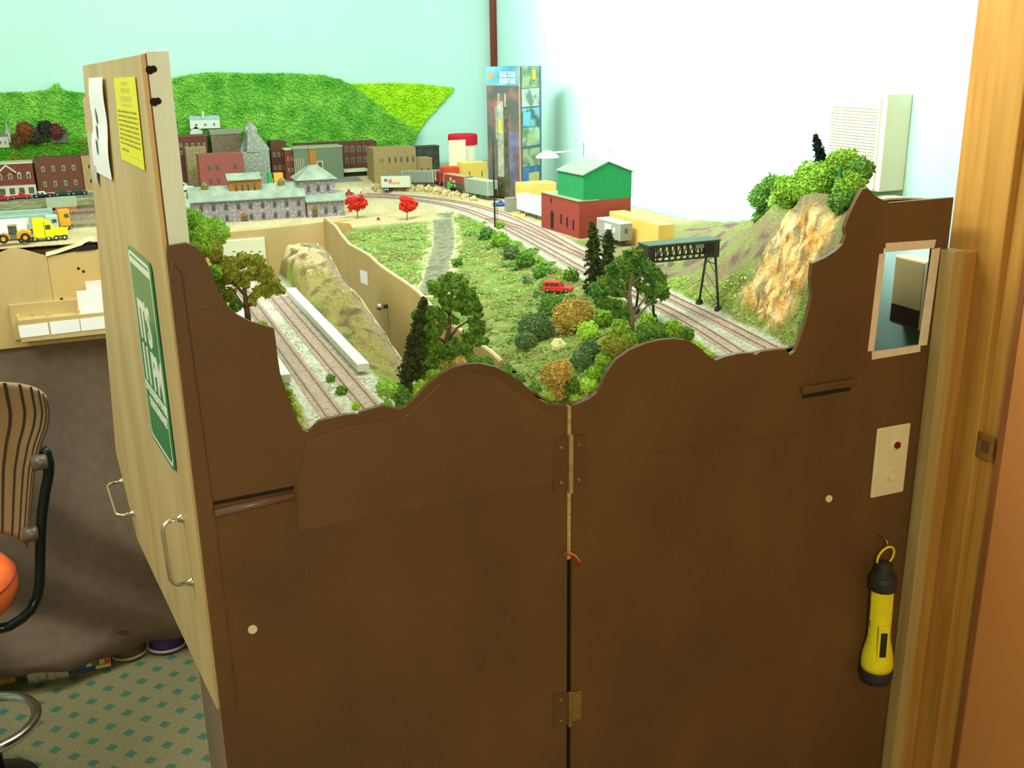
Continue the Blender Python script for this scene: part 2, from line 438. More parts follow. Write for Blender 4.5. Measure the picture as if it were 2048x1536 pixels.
# switch plate
s0 = P(1778, 920, 1, FB)
sp = thing('switch_plate', 'ivory plate with a red pilot light and a toggle switch on the brown fascia', 'switch plate', (s0.x, FB, s0.z - .057))
MB().box(s0.x - .0315, s0.x + .0315, FB - .005, FB, s0.z - .057, s0.z + .057, taper=0).build('plate', M_ivory, sp, bevel=.0025)
M = frame((s0.x + .006, FB - .005, s0.z + .026), (1, 0, 0), (0, 0, 1))
MB().lathe([(.0095, 0), (.0095, .0012), (.007, .002)], 24, M).build('bezel', M_ivory, sp)
MB().lathe([(.0055, .001), (.0055, .004), (.0035, .0062), (.0008, .0068)], 20, M).build('pilot_light', colmat(120, 14, 20, 20), sp, smooth=True)
MB().box(s0.x - .008, s0.x + .010, FB - .0062, FB - .0048, s0.z - .026, s0.z - .012).build('switch_frame', M_ivory, sp, bevel=.0006)
MB().box(s0.x - .005, s0.x + .005, FB - .016, FB - .005, s0.z - .028, s0.z - .015, taper=.001).build('toggle', M_ivory, sp, bevel=.0012)
for dz in (.043, -.043):
    M = frame((s0.x, FB - .005, s0.z + dz), (1, 0, 0), (0, 0, 1))
    MB().lathe([(.003, 0), (.0025, .0008), (.0005, .001)], 12, M).build('screw', M_ivory, sp)

# flashlight on its hook
hk = P(1757, 1070, 1, FB)
tag(MB().tube([(hk.x, FB, hk.z), (hk.x, FB - .016, hk.z), (hk.x, FB - .021, hk.z - .004), (hk.x, FB - .020, hk.z - .012), (hk.x, FB - .014, hk.z - .015)], .0014, 8).build('cup_hook', M_brass, smooth=True), 'small brass hook holding the yellow flashlight ring', 'hook')
top = P(1770, 1122, 1, FB - .026); bot = P(1751, 1358, 1, FB - .026)
Lf = (top - bot).length
fl = thing('flashlight', 'yellow flashlight with black ends hanging head down from the brass hook', 'flashlight', (bot.x, FB - .026, bot.z))
zx = (top - bot).normalized(); M = frame(bot, (1, 0, 0), (0, 1, 0)); yv = Vector((0, -1, 0))
xv = (-yv.cross(zx)).normalized(); M = Matrix((xv, zx.cross(xv), zx)).transposed().to_4x4(); M.translation = bot
M_yel = colmat(240, 228, 36, 28, .9); k = Lf / .215
M_rub = mat('black_rubber', (.022, .02, .018), (.035, .032, .03), 60, .5)
MB().lathe([(.0235, 0), (.0245, .004), (.0258, .010), (.0258, .020), (.0245, .024), (.0245, .0255)], 32, M).build('lens_bezel', M_rub, fl, smooth=False, bevel=.0008)
MB().lathe([(.0246, .024), (.0250, .032), (.0238, .048), (.0205, .064), (.0178, .076), (.0172, .086), (.0170, .165), (.0185, .172)], 32, M).build('body', M_yel, fl, smooth=True)
MB().lathe([(.0200, .166), (.0212, .170), (.0212, .184), (.0195, .190), (.0150, .192), (.0142, .200), (.0120, .210), (.0060, .2135), (.001, .214)], 32, M).build('tail_cap', M_rub, fl, smooth=False, bevel=.0008)
for n_, (x0, x1, y0, y1, z0, z1), m_ in [('switch_housing', (-.0085, .0085, -.0235, -.008, .046, .110), M_yel), ('switch_pad', (-.0052, .0052, -.0245, -.0225, .056, .100), M_rub)]:
    MB().box(x0, x1, y0, y1, z0, z1, M @ Matrix.Rotation(math.radians(-24), 4, 'Z')).build(n_, m_, fl, bevel=.0018)
for a in range(-100, 21, 12):
    A = M @ Matrix.Rotation(math.radians(a), 4, 'Z')
    MB().box(-.0006, .0006, -.0182, -.0165, .112, .160, A).build('grip_rib', M_yel, fl)
MB().box(-.0008, .0008, -.0182, -.0165, .100, .145, M @ Matrix.Rotation(math.radians(-104), 4, 'Z')).build('side_lettering', M_print, fl)
cc = (hk + top) / 2; cc = Vector((hk.x - .0005, FB - .0205, hk.z - .028))
MB().tube([(cc.x + .0155 * math.cos(a), FB - .0205 - .004 * math.sin(a), cc.z + .0185 * math.sin(a)) for a in np.linspace(0, 2 * math.pi, 33)[:-1]], .0017, 8, closed=True).build('hanging_ring', M_yel, fl, smooth=True)

# thermostat behind the taped window, on the right-hand wall
a0 = P(1790, 515, 0, WX - .03); a1 = P(1838, 655, 0, WX - .03)
yy0, yy1 = min(a0.y, a1.y), max(a0.y, a1.y); z1 = P(1815, 515, 0, WX - .03).z; z0 = P(1812, 655, 0, WX - .03).z
th = thing('thermostat', 'ivory thermostat with a dark front seen through the taped window', 'thermostat', (WX - .015, (yy0 + yy1) / 2, z0))
MB().box(WX - .029, WX, yy0, yy1, z0, z1).build('housing', M_ivory, th, bevel=.002)
MB().box(WX - .0305, WX - .0288, yy0 + .003, yy1 - .003, z0 + .036, z1 - .004).build('display_panel', mat('smoked_panel', (.34, .29, .13), None, rough=.25), th)
MB().box(WX - .0305, WX - .0288, yy0 + .003, yy1 - .003, z0 + .004, z0 + .035).build('keypad', mat('black_keypad', (.02, .014, .01), (.05, .03, .02), 400, .4), th)

# louvred wall cabinet above the hill
q0 = P(1655, 190, 0, WX - .055); q1 = P(1776, 188, 0, WX - .055); q2 = P(1752, 372, 0, WX - .055)
lz0, lz1, ly0, ly1 = q2.z - .01, q1.z, q1.y, q0.y
lv = thing('louvred_vent_cabinet', 'cream louvred box on the right-hand wall above the green hilltop', 'wall vent', (WX - .028, (ly0 + ly1) / 2, lz0))
M_cream = mat('cream_enamel', (.66, .68, .50), (.70, .71, .54), 20, .45)
MB().box(WX - .055, WX - .0005, ly0, ly1, lz0, lz1).build('case', M_cream, lv, bevel=.002)
for i in range(22):
    z = lz1 - .022 - i * (lz1 - lz0 - .05) / 22
    MB().prism([(WX - .055, ly0 + .014, z), (WX - .0585, ly0 + .014, z - .0035), (WX - .055, ly0 + .014, z - .0045)], (0, ly1 - ly0 - .028, 0)).build('slat', M_cream, lv)
MB().box(WX - .0575, WX - .0548, ly0 + .012, ly0 + .018, lz0 + .004, lz1 - .01).build('door_edge', M_cream, lv)

# ------------------------------------------------------------------ tall tan end panel, splayed outwards
SD = Vector((-.115, .993, 0)).normalized(); SN = Vector((-.993, -.115, 0)).normalized(); S0 = Vector((.0655, FB, 0))


def S(px, py, off=0):
    d = Vector(ray(px, py)); o = Vector((0, 0, CZ)); b = S0 + SN * off
    return o + d * ((b - o).dot(SN) / d.dot(SN))


ep = thing('end_panel', 'tall tan hardboard end panel splayed out at the left of the fascia', 'panel', S0 + Vector((0, .1, .77)))
pts = [S(280, 109), S(165, 131), S(198, 520), S(232, 905), S(275, 1080), S(434, 1419)]
MB().prism(pts, -SN * .005).build('board', M_ply, ep, bevel=.0006)
mb = MB(); a = S0 - SN * .0052 + SD * .0135
mb.prism([a, a + SD * .018, a + SD * .018 - SN * .0235, a - SN * .0235], (0, 0, 1.5)); v = mb.v[-1]; v[:, 2] = np.where(v[:, 2] < .5, .80, 1.557)
mb.build('post', M_white, ep, bevel=.001)
mb = MB(); mb.prism([a + SN * .0002 - SD * .0005, a - SD * .0005 - SN * .0012, a + SD * .012 - SN * .0012, a + SN * .0002 + SD * .012], (0, 0, 1.5)); v = mb.v[-1]; v[:, 2] = np.where(v[:, 2] < .5, .80, 1.5545)
mb.build('edge_band', colmat(120, 70, 40), ep)
for px, py in [(299, 140), (308, 204)]:
    q = P(px, py, 1, FB + .0128)
    M = frame(q, (1, 0, 0), (0, 0, 1)); MB().lathe([(.0042, 0), (.0038, .0006), (.001, .0008)], 14, M).build('screw_hole', M_void, ep)
    MB().lathe([(.0034, 0), (.003, .0006), (.001, .0008)], 14, frame(q + Vector((.004, 0, .001)), (1, 0, 0), (0, 0, 1))).build('screw_hole', M_void, ep)


def pull(parts, px0, py0, px1, py1, push, lab=None):
    """wire pull handle standing off the end panel"""
    a_, b_ = S(px0, py0), S(px1, py1); n = SN
    ax = (a_ - b_).normalized()
    h = thing('pull_handle', lab, 'handle', b_)
    path = [a_, a_ + n * push * .55]
    for u in np.linspace(0, math.pi / 2, 5): path.append(a_ + n * push * (.55 + .45 * math.sin(u)) - ax * .012 * (1 - math.cos(u)))
    for u in np.linspace(math.pi / 2, 0, 5): path.append(b_ + n * push * (.55 + .45 * math.sin(u)) + ax * .012 * (1 - math.cos(u)))
    path += [b_ + n * push * .55, b_]
    MB().tube(path, .0026, 10).build('grip', M_brass2, h, smooth=True)
    for e in (a_, b_):
        MB().lathe([(.0065, 0), (.006, .002), (.004, .006), (.003, .008)], 14, Matrix.Translation(e) @ n.to_track_quat('Z', 'Y').to_matrix().to_4x4()).build('mount', M_brass2, h, smooth=True)
    return h


M_brass2 = mat('nickelled_brass', (.62, .58, .42), (.70, .66, .5), 40, .25, metal=1)
pull(0, 366, 1036, 386, 1163, .026, 'chrome pull handle upright near the front edge of the tan panel')
pull(0, 246, 962, 268, 1026, .028, 'chrome pull handle on the far slanted edge of the tan panel')

# papers and the green sign
M_green = mat('green_sign', srgb(20, 135, 88), srgb(28, 150, 98), 8, .25, spec=.7)
gs = [S(256, 487, .002), S(300, 530, .002), S(352, 948, .002), S(299, 858, .002)]
sg = thing('street_sign', 'green sign with white lettering on the tall tan panel', 'sign', gs[2])
n_ = SN


def inset(pts, k):
    c = sum(pts, Vector()) / len(pts); return [c + (p - c) * k for p in pts]


s_l = [(p - S0).dot(SD) for p in gs]; zt_, zb_ = (gs[0].z + gs[1].z) / 2, (gs[2].z + gs[3].z) / 2 - .0
sl0, sl1 = s_l[1] - .002, (s_l[0] + s_l[3]) / 2 - .01


def sgp(u, v, off): return S0 + SN * off + SD * (sl1 + (sl0 - sl1) * u) + Vector((0, 0, zb_ + (zt_ - zb_) * v))


def rounded(u0, u1, v0, v1, off, r=.07, asp=.6):
    out = []
    for cx, cy, a0_ in [(u1 - r, v1 - r * asp, 0), (u0 + r, v1 - r * asp, 90), (u0 + r, v0 + r * asp, 180), (u1 - r, v0 + r * asp, 270)]:
        for k_ in range(5):
            t_ = math.radians(a0_ + 22.5 * k_); out.append(sgp(cx + r * math.cos(t_), cy + r * asp * math.sin(t_), off))
    return out


MB().prism(rounded(0, 1, 0, 1, .0015), n_ * .0018).build('plate', M_green, sg)
M_wht = mat('white_sign_paint', (.82, .85, .78), None, rough=.4)
ou = rounded(.025, .975, .015, .985, .0034); inn = rounded(.05, .95, .032, .968, .0034)
mb = MB(); nn = len(ou); mb.add([tuple(p) for p in ou + inn], [[i, (i + 1) % nn, (i + 1) % nn + nn, i + nn] for i in range(nn)]); mb.build('border', M_wht, sg)
MB().prism([sgp(.04, .955, .0034), sgp(.96, .955, .0034), sgp(.96, .925, .0034), sgp(.04, .925, .0034)], n_ * .0003).build('top_bar', M_wht, sg)
W_ = abs(sl1 - sl0); H_ = zt_ - zb_
for body_, u, v, sz, spc in [("IT'S", .44, .565, .056, .9), ("11 PM", .55, .345, .054, .86), ("DO YOU KNOW WHERE", .52, .275, .0128, .9), ("YOUR TRAINS ARE?", .55, .205, .0128, .9)]:
    o_ = sgp(u, v, .0036); xd = -SD; M = frame(o_, xd, (0, 0, 1))
    M = M @ Matrix.Diagonal((1.08, 1.25, 1, 1))
    mb = MB(); mb.add(*text_mesh(body_, sz, M, .0002, space=spc, off=.028)); mb.build('lettering', M_wht, sg)

M_yp = mat('yellow_paper', (.84, .82, .045), (.80, .78, .04), 20, .6)
ypq = [S(228, 156, .0012), S(270, 153, .0012), S(290, 341, .0012), S(244, 318, .0012)]
yp = thing('notice', 'yellow printed notice pinned near the top of the tan panel', 'paper', ypq[2])
MB().prism(ypq, n_ * .0005).build('sheet', M_yp, yp)


def pt(q, u, v): return (q[0] * (1 - u) + q[1] * u) * (1 - v) + (q[3] * (1 - u) + q[2] * u) * v


R_ = random.Random(4)
for v0, v1, u0, u1, m_ in [(.05, .09, .35, .66, 0), (.12, .17, .30, .70, 0), (.21, .27, .25, .75, 0), (.30, .33, .3, .75, 0)] + [(.38 + k * .055, .403 + k * .055, .06, .94 - .3 * (k == 9), 1) for k in range(8)] + [(.84, .87, .1, .4, 1), (.90, .915, .2, .9, 0)]:
    mb = MB(); u = u0
    while u < u1:
        e = min(u1, u + R_.uniform(.05, .16)); a_ = [pt(ypq, u, v0), pt(ypq, e, v0), pt(ypq, e, v1), pt(ypq, u, v1)]
        mb.prism([p + n_ * .0006 for p in a_], n_ * .0001); u = e + .03
    mb.build('printed_line', mat('olive_print', (.30, .28, .02), None) if m_ else mat('pale_olive_print', (.62, .62, .1), None), yp)
wpq = [S(178, 156, .004), S(204, 154, .004), S(222, 361, .004), S(188, 342, .004)]
wp = thing('sheet_of_paper', 'white sheet with three dark blots pinned beside the yellow notice', 'paper', wpq[2])
mb = MB(); vs = []; K = 14
for i in range(K + 1):
    for u in (0, .5, 1):
        q = pt(wpq, u, i / K) + n_ * (.0010 * math.sin(i * .75) - .0005 * (u - .5)); vs.append(tuple(q))
for i in range(K + 1):
    for u in (0, .5, 1): vs.append(tuple(Vector(vs[i * 3 + int(u * 2)]) - n_ * .0004))
o3 = 3 * (K + 1); fs = []
for i in range(K):
    for c_ in (0, 1):
        a_ = i * 3 + c_; fs += [[a_, a_ + 1, a_ + 4, a_ + 3], [a_ + o3 + 3, a_ + o3 + 4, a_ + o3 + 1, a_ + o3]]
mb.add(vs, fs).build('sheet', M_paper, wp, smooth=True)
for v_ in (.38, .55, .70):
    q = pt(wpq, .38, v_) + n_ * (.0010 * math.sin(v_ * K * .75) + .0008)
    M = Matrix.Translation(q) @ n_.to_track_quat('Z', 'Y').to_matrix().to_4x4() @ Matrix.Diagonal((.55, 1, 1, 1))
    MB().lathe([(.011, 0), (.009, .0004), (.002, .0005)], 12, M).build('blot', mat('grey_blue_ink', (.10, .16, .20), None), wp)
cl = [S(166, 195, .0035), S(180, 193, .0035), S(196, 372, .0035), S(181, 350, .0035)]
cp = thing('clipping', 'narrow tan and grey printed clipping at the far edge of the tan panel', 'paper', cl[2])
MB().prism([pt(cl, 0, 0), pt(cl, 1, 0), pt(cl, 1, .42), pt(cl, 0, .42)], n_ * .0004).build('upper_piece', mat('tan_newsprint', (.62, .45, .27), (.5, .36, .2), 200, .7), cp)
MB().prism([pt(cl, .1, .42), pt(cl, 1, .42), pt(cl, 1, 1), pt(cl, .2, .95)], n_ * .0004).build('lower_piece', mat('grey_newsprint', (.62, .62, .52), (.45, .44, .38), 300, .7), cp)

# mauve-brown side board under the panel
mb = MB(); mb.box(.0665, .0765, FB + TH + .001, 1.62, 0, .80)
tag(mb.build('side_board', mat('mauve_brown_board', (.22, .13, .095), (.26, .16, .12), 5, .55, .1, 200)), 'mauve-brown lower side board below the tan end panel', 'board')

# ------------------------------------------------------------------ scenery height fields
trackL1 = [(.239, y) for y in np.linspace(1.149, 2.02, 12)]
trackL2 = [(.288, y) for y in np.linspace(1.149, 2.02, 12)]
trackA = [(.803, 1.149), (.825, 1.272), (.841, 1.4), (.851, 1.58), (.860, 1.763), (.874, 1.89), (.896, 2.089), (.912, 2.266), (.927, 2.45), (.925, 2.62), (.895, 2.78), (.830, 2.92), (.745, 3.0), (.62, 3.04), (.45, 3.045), (.25, 3.03)]
trackB = [(.858, 1.149), (.876, 1.300), (.890, 1.46), (.912, 1.70), (.935, 1.93), (.956, 2.090), (.983, 2.314), (.990, 2.520), (.975, 2.69), (.935, 2.83), (.87, 2.95), (.78, 3.045), (.64, 3.095), (.45, 3.10), (.25, 3.085)]


def smooth_path(p, step=.006):
    p = [np.array(q, float) for q in p]; out = []
    for i in range(len(p) - 1):
        a, b, c, d = p[max(i - 1, 0)], p[i], p[i + 1], p[min(i + 2, len(p) - 1)]
        n = max(2, int(np.linalg.norm(c - b) / .03))
        for k in range(n):
            t = k / n; out.append(.5 * ((2 * b) + (-a + c) * t + (2 * a - 5 * b + 4 * c - d) * t * t + (-a + 3 * b - 3 * c + d) * t ** 3))
    out.append(p[-1]); out = np.array(out)
    s = np.concatenate([[0], np.cumsum(np.linalg.norm(np.diff(out, axis=0), axis=1))])
    t = np.arange(0, s[-1], step)
    return np.stack([np.interp(t, s, out[:, 0]), np.interp(t, s, out[:, 1])], 1)


tA, tB, tL1, tL2 = [smooth_path(t) for t in (trackA, trackB, trackL1, trackL2)]
stairs = smooth_path([(.868, 2.62), (.844, 2.56), (.80, 2.42), (.74, 2.24), (.68, 2.09), (.625, 1.95), (.575, 1.83)], .01)


def rbf(ctrl):
    c = np.array(ctrl, float); X = c[:, :2]
    D = np.linalg.norm(X[:, None] - X[None], axis=2); n = len(c)
    A = np.zeros((n + 1, n + 1)); A[:n, :n] = D + np.eye(n) * -.002; A[:n, n] = 1; A[n, :n] = 1
    w_ = np.linalg.solve(A, np.append(c[:, 2], 0))

    def f(x, y):
        x = np.asarray(x, float); y = np.asarray(y, float)
        d = np.sqrt((x[..., None] - X[:, 0]) ** 2 + (y[..., None] - X[:, 1]) ** 2)
        return d @ w_[:n] + w_[n]
    return f


def dist_to(path, x, y):
    d = np.full(np.shape(x), 9.0)
    for q in path[::3]: d = np.minimum(d, np.hypot(x - q[0], y - q[1]))
    return d


zb = lambda px, py: P(px, py, 1, FB).z
ctr = [(.335, 1.15, 1.13), (.37, 1.15, 1.155), (.41, 1.15, 1.172), (.45, 1.15, 1.165), (.49, 1.15, 1.14), (.539, 1.15, 1.105), (.58, 1.15, 1.112), (.61, 1.15, 1.14), (.65, 1.15, 1.172), (.685, 1.15, 1.18), (.72, 1.15, 1.172), (.76, 1.15, 1.147),
       (.925, 1.15, 1.150), (.94, 1.15, 1.20), (.955, 1.15, 1.27), (.975, 1.15, 1.31), (.99, 1.15, 1.352), (1.01, 1.15, 1.345), (1.15, 1.15, 1.338),
       (.36, 1.30, 1.09), (.42, 1.30, 1.09), (.48, 1.32, 1.09), (.54, 1.3, 1.10), (.6, 1.3, 1.115), (.66, 1.28, 1.155), (.71, 1.28, 1.168), (.75, 1.3, 1.155),
       (.935, 1.3, 1.15), (.96, 1.28, 1.215), (.985, 1.28, 1.29), (1.01, 1.3, 1.338), (1.05, 1.3, 1.335), (1.09, 1.3, 1.30), (1.15, 1.3, 1.295),
       (.935, 1.45, 1.15), (.98, 1.45, 1.19), (1.03, 1.45, 1.255), (1.067, 1.45, 1.30), (1.11, 1.45, 1.285), (1.19, 1.45, 1.255),
       (.57, 1.5, 1.108), (.66, 1.5, 1.115), (.75, 1.5, 1.135), (.79, 1.5, 1.148),
       (.955, 1.6, 1.15), (1.0, 1.6, 1.165), (1.06, 1.6, 1.205), (1.118, 1.6, 1.25), (1.19, 1.6, 1.235),
       (.57, 1.7, 1.115), (.66, 1.7, 1.118), (.76, 1.7, 1.132), (.80, 1.7, 1.147), (.97, 1.75, 1.15), (1.05, 1.75, 1.165), (1.153, 1.78, 1.20), (1.22, 1.78, 1.21),
       (.575, 1.9, 1.12), (.68, 1.9, 1.120), (.76, 1.9, 1.13), (.82, 1.9, 1.147), (1.0, 1.95, 1.15), (1.12, 1.93, 1.156), (1.22, 1.95, 1.165),
       (.58, 2.2, 1.128), (.72, 2.2, 1.128), (.80, 2.2, 1.136), (.85, 2.2, 1.148), (1.04, 2.2, 1.15), (1.22, 2.2, 1.15),
       (.59, 2.6, 1.137), (.75, 2.55, 1.139), (.86, 2.5, 1.148), (1.0, 2.6, 1.15), (1.22, 2.6, 1.15)]
fR = rbf(ctr)
# banks and beds of the tall leaf on the left (gate scenery)
ctl = [(.09, 1.15, 1.33), (.115, 1.15, 1.30), (.135, 1.15, 1.252), (.155, 1.15, 1.235), (.17, 1.15, 1.20), (.18, 1.15, 1.165), (.195, 1.15, 1.128), (.20, 1.15, 1.128),
       (.09, 1.3, 1.28), (.12, 1.3, 1.25), (.145, 1.3, 1.205), (.17, 1.3, 1.16), (.195, 1.3, 1.128), (.09, 1.5, 1.20), (.14, 1.5, 1.165), (.17, 1.5, 1.14), (.195, 1.5, 1.128), (.09, 1.8, 1.14), (.15, 1.8, 1.13), (.09, 2.5, 1.13), (.15, 2.5, 1.13),
       (.335, 1.15, 1.128), (.38, 1.15, 1.11), (.40, 1.15, 1.10), (.335, 1.3, 1.13), (.345, 1.35, 1.128), (.38, 1.35, 1.095), (.40, 1.35, 1.08),
       (.335, 1.5, 1.134), (.36, 1.5, 1.142), (.38, 1.5, 1.138), (.40, 1.5, 1.115), (.335, 1.7, 1.14), (.355, 1.7, 1.165), (.38, 1.7, 1.165), (.40, 1.7, 1.155),
       (.33, 1.85, 1.142), (.345, 1.9, 1.19), (.37, 1.9, 1.20), (.40, 1.9, 1.185), (.33, 2.05, 1.15), (.35, 2.05, 1.20), (.38, 2.05, 1.205), (.40, 2.05, 1.19), (.35, 2.25, 1.15), (.40, 2.3, 1.14), (.36, 2.55, 1.13),
       (.24, 1.15, 1.131), (.29, 1.15, 1.131), (.24, 2.5, 1.131), (.29, 2.5, 1.131), (.24, 1.8, 1.131), (.29, 1.8, 1.131)]
fL = rbf(ctl)


def zt_town(x, y):
    y = np.asarray(y, float)
    return np.interp(y, [2.5, 2.62, 2.92, 3.05, 3.2, 3.42], [1.14, 1.14, 1.148, 1.160, 1.178, 1.194]) + 0 * np.asarray(x, float)


def sm(e0, e1, v): t = np.clip((v - e0) / (e1 - e0), 0, 1); return t * t * (3 - 2 * t)


def zR(x, y):
    x = np.asarray(x, float); y = np.asarray(y, float)
    z = fR(x, np.minimum(y, 2.6)); d = np.minimum(dist_to(tA, x, y), dist_to(tB, x, y))
    k = 1 - sm(.022, .05, d); z = z * (1 - k) + 1.148 * k
    t = sm(2.5, 2.66, y); z = z * (1 - t) + np.where(d < .03, 1.148, zt_town(x, y)) * t
    return z


def zL(x, y):
    x = np.asarray(x, float); k = sm(.200, .212, x) * (1 - sm(.318, .334, x)); return fL(x, y) * (1 - k) + 1.1315 * k


def ground(x, y):
    if y > 2.64: return float(zR(x, y)) if x > .55 else float(zt_town(x, y))
    if x < .41 and not (x > .335 and y < 1.30): return float(zL(x, y))
    return float(zR(x, y))


def hit(px, py, t0=1.0, t1=4.5):
    d = Vector(ray(px, py)); o = Vector((0, 0, CZ)); f_ = t0
    while f_ < t1:
        p = o + d * f_
        if p.y > 1.15 and p.z <= ground(p.x, p.y): return p
        f_ += .004
    return o + d * t1


def nz3(x, y, z, f): return noise.noise(Vector((x * f, y * f, z * f)))


def field_mesh(name, xs, ys, zf, m, colf, mask=None, disp=None, skirt=None):
    X, Y = np.meshgrid(xs, ys); Z = zf(X, Y); nx = len(xs); ny = len(ys)
    V = np.stack([X, Y, Z], 2).reshape(-1, 3)
    if disp is not None: V = V + disp(V)
    ok = np.ones(len(V), bool) if mask is None else mask(V[:, 0], V[:, 1])
    F = []
    for j in range(ny - 1):
        for i in range(nx - 1):
            a = j * nx + i; q = (a, a + 1, a + nx + 1, a + nx)
            if ok[a] and ok[a + 1] and ok[a + nx] and ok[a + nx + 1]: F.append(q)
    use = np.zeros(len(V), bool)
    for q in F: use[list(q)] = True
    idx = np.cumsum(use) - 1; V = V[use]; F = [[int(idx[i]) for i in q] for q in F]
    o = (float(V[:, 0].mean()), float(V[:, 1].mean()), float(V[:, 2].min()))
    me = bpy.data.meshes.new(name); me.from_pydata((V - np.array(o)).tolist(), [], F); me.materials.append(m)
    me.polygons.foreach_set('use_smooth', [True] * len(F))
    ca = me.color_attributes.new('Col', 'FLOAT_COLOR', 'POINT')
    C = colf(V); C = np.concatenate([C, np.ones((len(C), 1))], 1); ca.data.foreach_set('color', C.ravel())
    ob = bpy.data.objects.new(name, me); ob.location = o; scn.collection.objects.link(ob)
    so = ob.modifiers.new('thickness', 'SOLIDIFY'); so.thickness = .003; so.offset = -1
    return ob


M_scen = mat('scenery_ground', (.78, .78, .78), (1.25, 1.25, 1.25), 260, .95, .8, 420, attr='Col', detail=5, spec=.1)
LIN = lambda r, g, b: np.array(srgb(r, g, b)[:3])


def vnoise(V, f, off=0): return np.array([noise.noise(Vector((p[0] * f + off, p[1] * f, p[2] * f))) for p in V])


def mixc(a, b, k): return a * (1 - k[:, None]) + b * k[:, None]


def tint(c, V): return np.tile(c, (len(V), 1))


def rock_k(V):
    n = vnoise(V, 45) * .016
    y = V[:, 1] + n; z = V[:, 2] + n * .8
    return sm(1.185, 1.20, y) * (1 - sm(1.325, 1.35, y + n - .12 * (z - 1.25))) * sm(1.158, 1.172, z) * (1 - sm(1.305, 1.33, z))


def colR(V):
    n1 = vnoise(V, 18); n2 = vnoise(V, 70, 3); n3 = vnoise(V, 240, 5)
    c = mixc(tint(LIN(122, 142, 74), V), tint(LIN(112, 110, 68), V), sm(-.1, .45, n1 + .4 * n2))
    c = mixc(c, tint(LIN(158, 164, 104), V), sm(.15, .5, n2 + n3 * .4))
    x, y, z = V[:, 0], V[:, 1], V[:, 2]
    d = np.minimum(dist_to(tA, x, y), dist_to(tB, x, y)) + n2 * .004 + n3 * .002
    hill = sm(.93, .97, x) * (1 - sm(1.95, 2.1, y)) * (d > .02)
    ch = mixc(tint(LIN(132, 124, 92), V), tint(LIN(128, 140, 84), V), sm(-.2, .3, n1 + n2 * .5))
    ch = mixc(ch, tint(LIN(108, 92, 86), V), sm(.2, .45, vnoise(V, 30, 9)))
    c = mixc(c, ch, hill)
    rk = rock_k(V)
    cr_ = mixc(tint(LIN(232, 202, 134), V), tint(LIN(206, 156, 78), V), sm(-.25, .25, vnoise(V, 55, 2)))
    cr_ = mixc(cr_, tint(LIN(240, 224, 184), V), sm(.15, .4, vnoise(V, 120, 7)))
    cr_ = mixc(cr_, tint(LIN(128, 92, 52), V), sm(.12, .4, vnoise(V, 150, 17)))
    cr_ = mixc(cr_, tint(LIN(150, 146, 112), V), sm(.2, .4, vnoise(V, 34, 23)))
    c = mixc(c, cr_, rk)
    wht = sm(1.325, 1.335, z) * (1 - sm(1.175, 1.19, y)) * sm(.995, 1.01, x)
    c = mixc(c, tint(LIN(205, 210, 180), V), wht)
    bal = 1 - sm(.026, .033, d)
    c = mixc(c, mixc(tint(LIN(196, 200, 182), V), tint(LIN(170, 176, 158), V), sm(-.2, .4, n3)), bal)
    flat = sm(.97, 1.0, x) * sm(2.0, 2.15, y) * (1 - bal)
    c = mixc(c, tint(LIN(172, 168, 122), V), flat)
    ds = dist_to(stairs, x, y); st_ = (1 - sm(.024, .03, ds + n3 * .003)) * (1 - bal)
    c = mixc(c, tint(LIN(214, 214, 160), V), (1 - sm(.034, .046, ds)) * (1 - bal) * .8)
    c = mixc(c, mixc(tint(LIN(138, 140, 116), V), tint(LIN(112, 116, 96), V), sm(-.1, .4, n2)), st_)
    sand = sm(2.50, 2.56, y + n1 * .03) * (1 - sm(.83, .87, x)) * (1 - bal)
    c = mixc(c, tint(LIN(200, 186, 142), V), sand)
    return c


def dispR(V):
    rk = rock_k(V); n = np.array([noise.fractal(Vector((p[0] * 60, p[1] * 85, p[2] * 60)), .8, 2.2, 5) for p in V])
    n2 = np.array([noise.fractal(Vector(p) * 22, 1, 2, 4) for p in V])
    x, y = V[:, 0], V[:, 1]; d = np.minimum(dist_to(tA, x, y), dist_to(tB, x, y)); g = sm(.035, .08, d) * sm(1.15, 1.17, y)
    out = np.zeros_like(V); out[:, 0] = -rk * (.006 + n * .010); out[:, 2] = n2 * .004 * g + rk * n * .003
    return out


maskR = lambda x, y: ((x >= .548) | (y < 1.30)) & ~((x > 1.15) & (y < 1.5)) & ~((x > 1.25) & (y < 1.7)) & (x < WX - .004)
scR = field_mesh('hillside_scenery', np.arange(.405, WX, .006), np.concatenate([np.arange(1.149, 2.66, .006), [2.66]]), zR, M_scen, colR, maskR, dispR)
tag(scR, 'green railway scenery with rocky hill running back along the right-hand wall', 'model scenery')


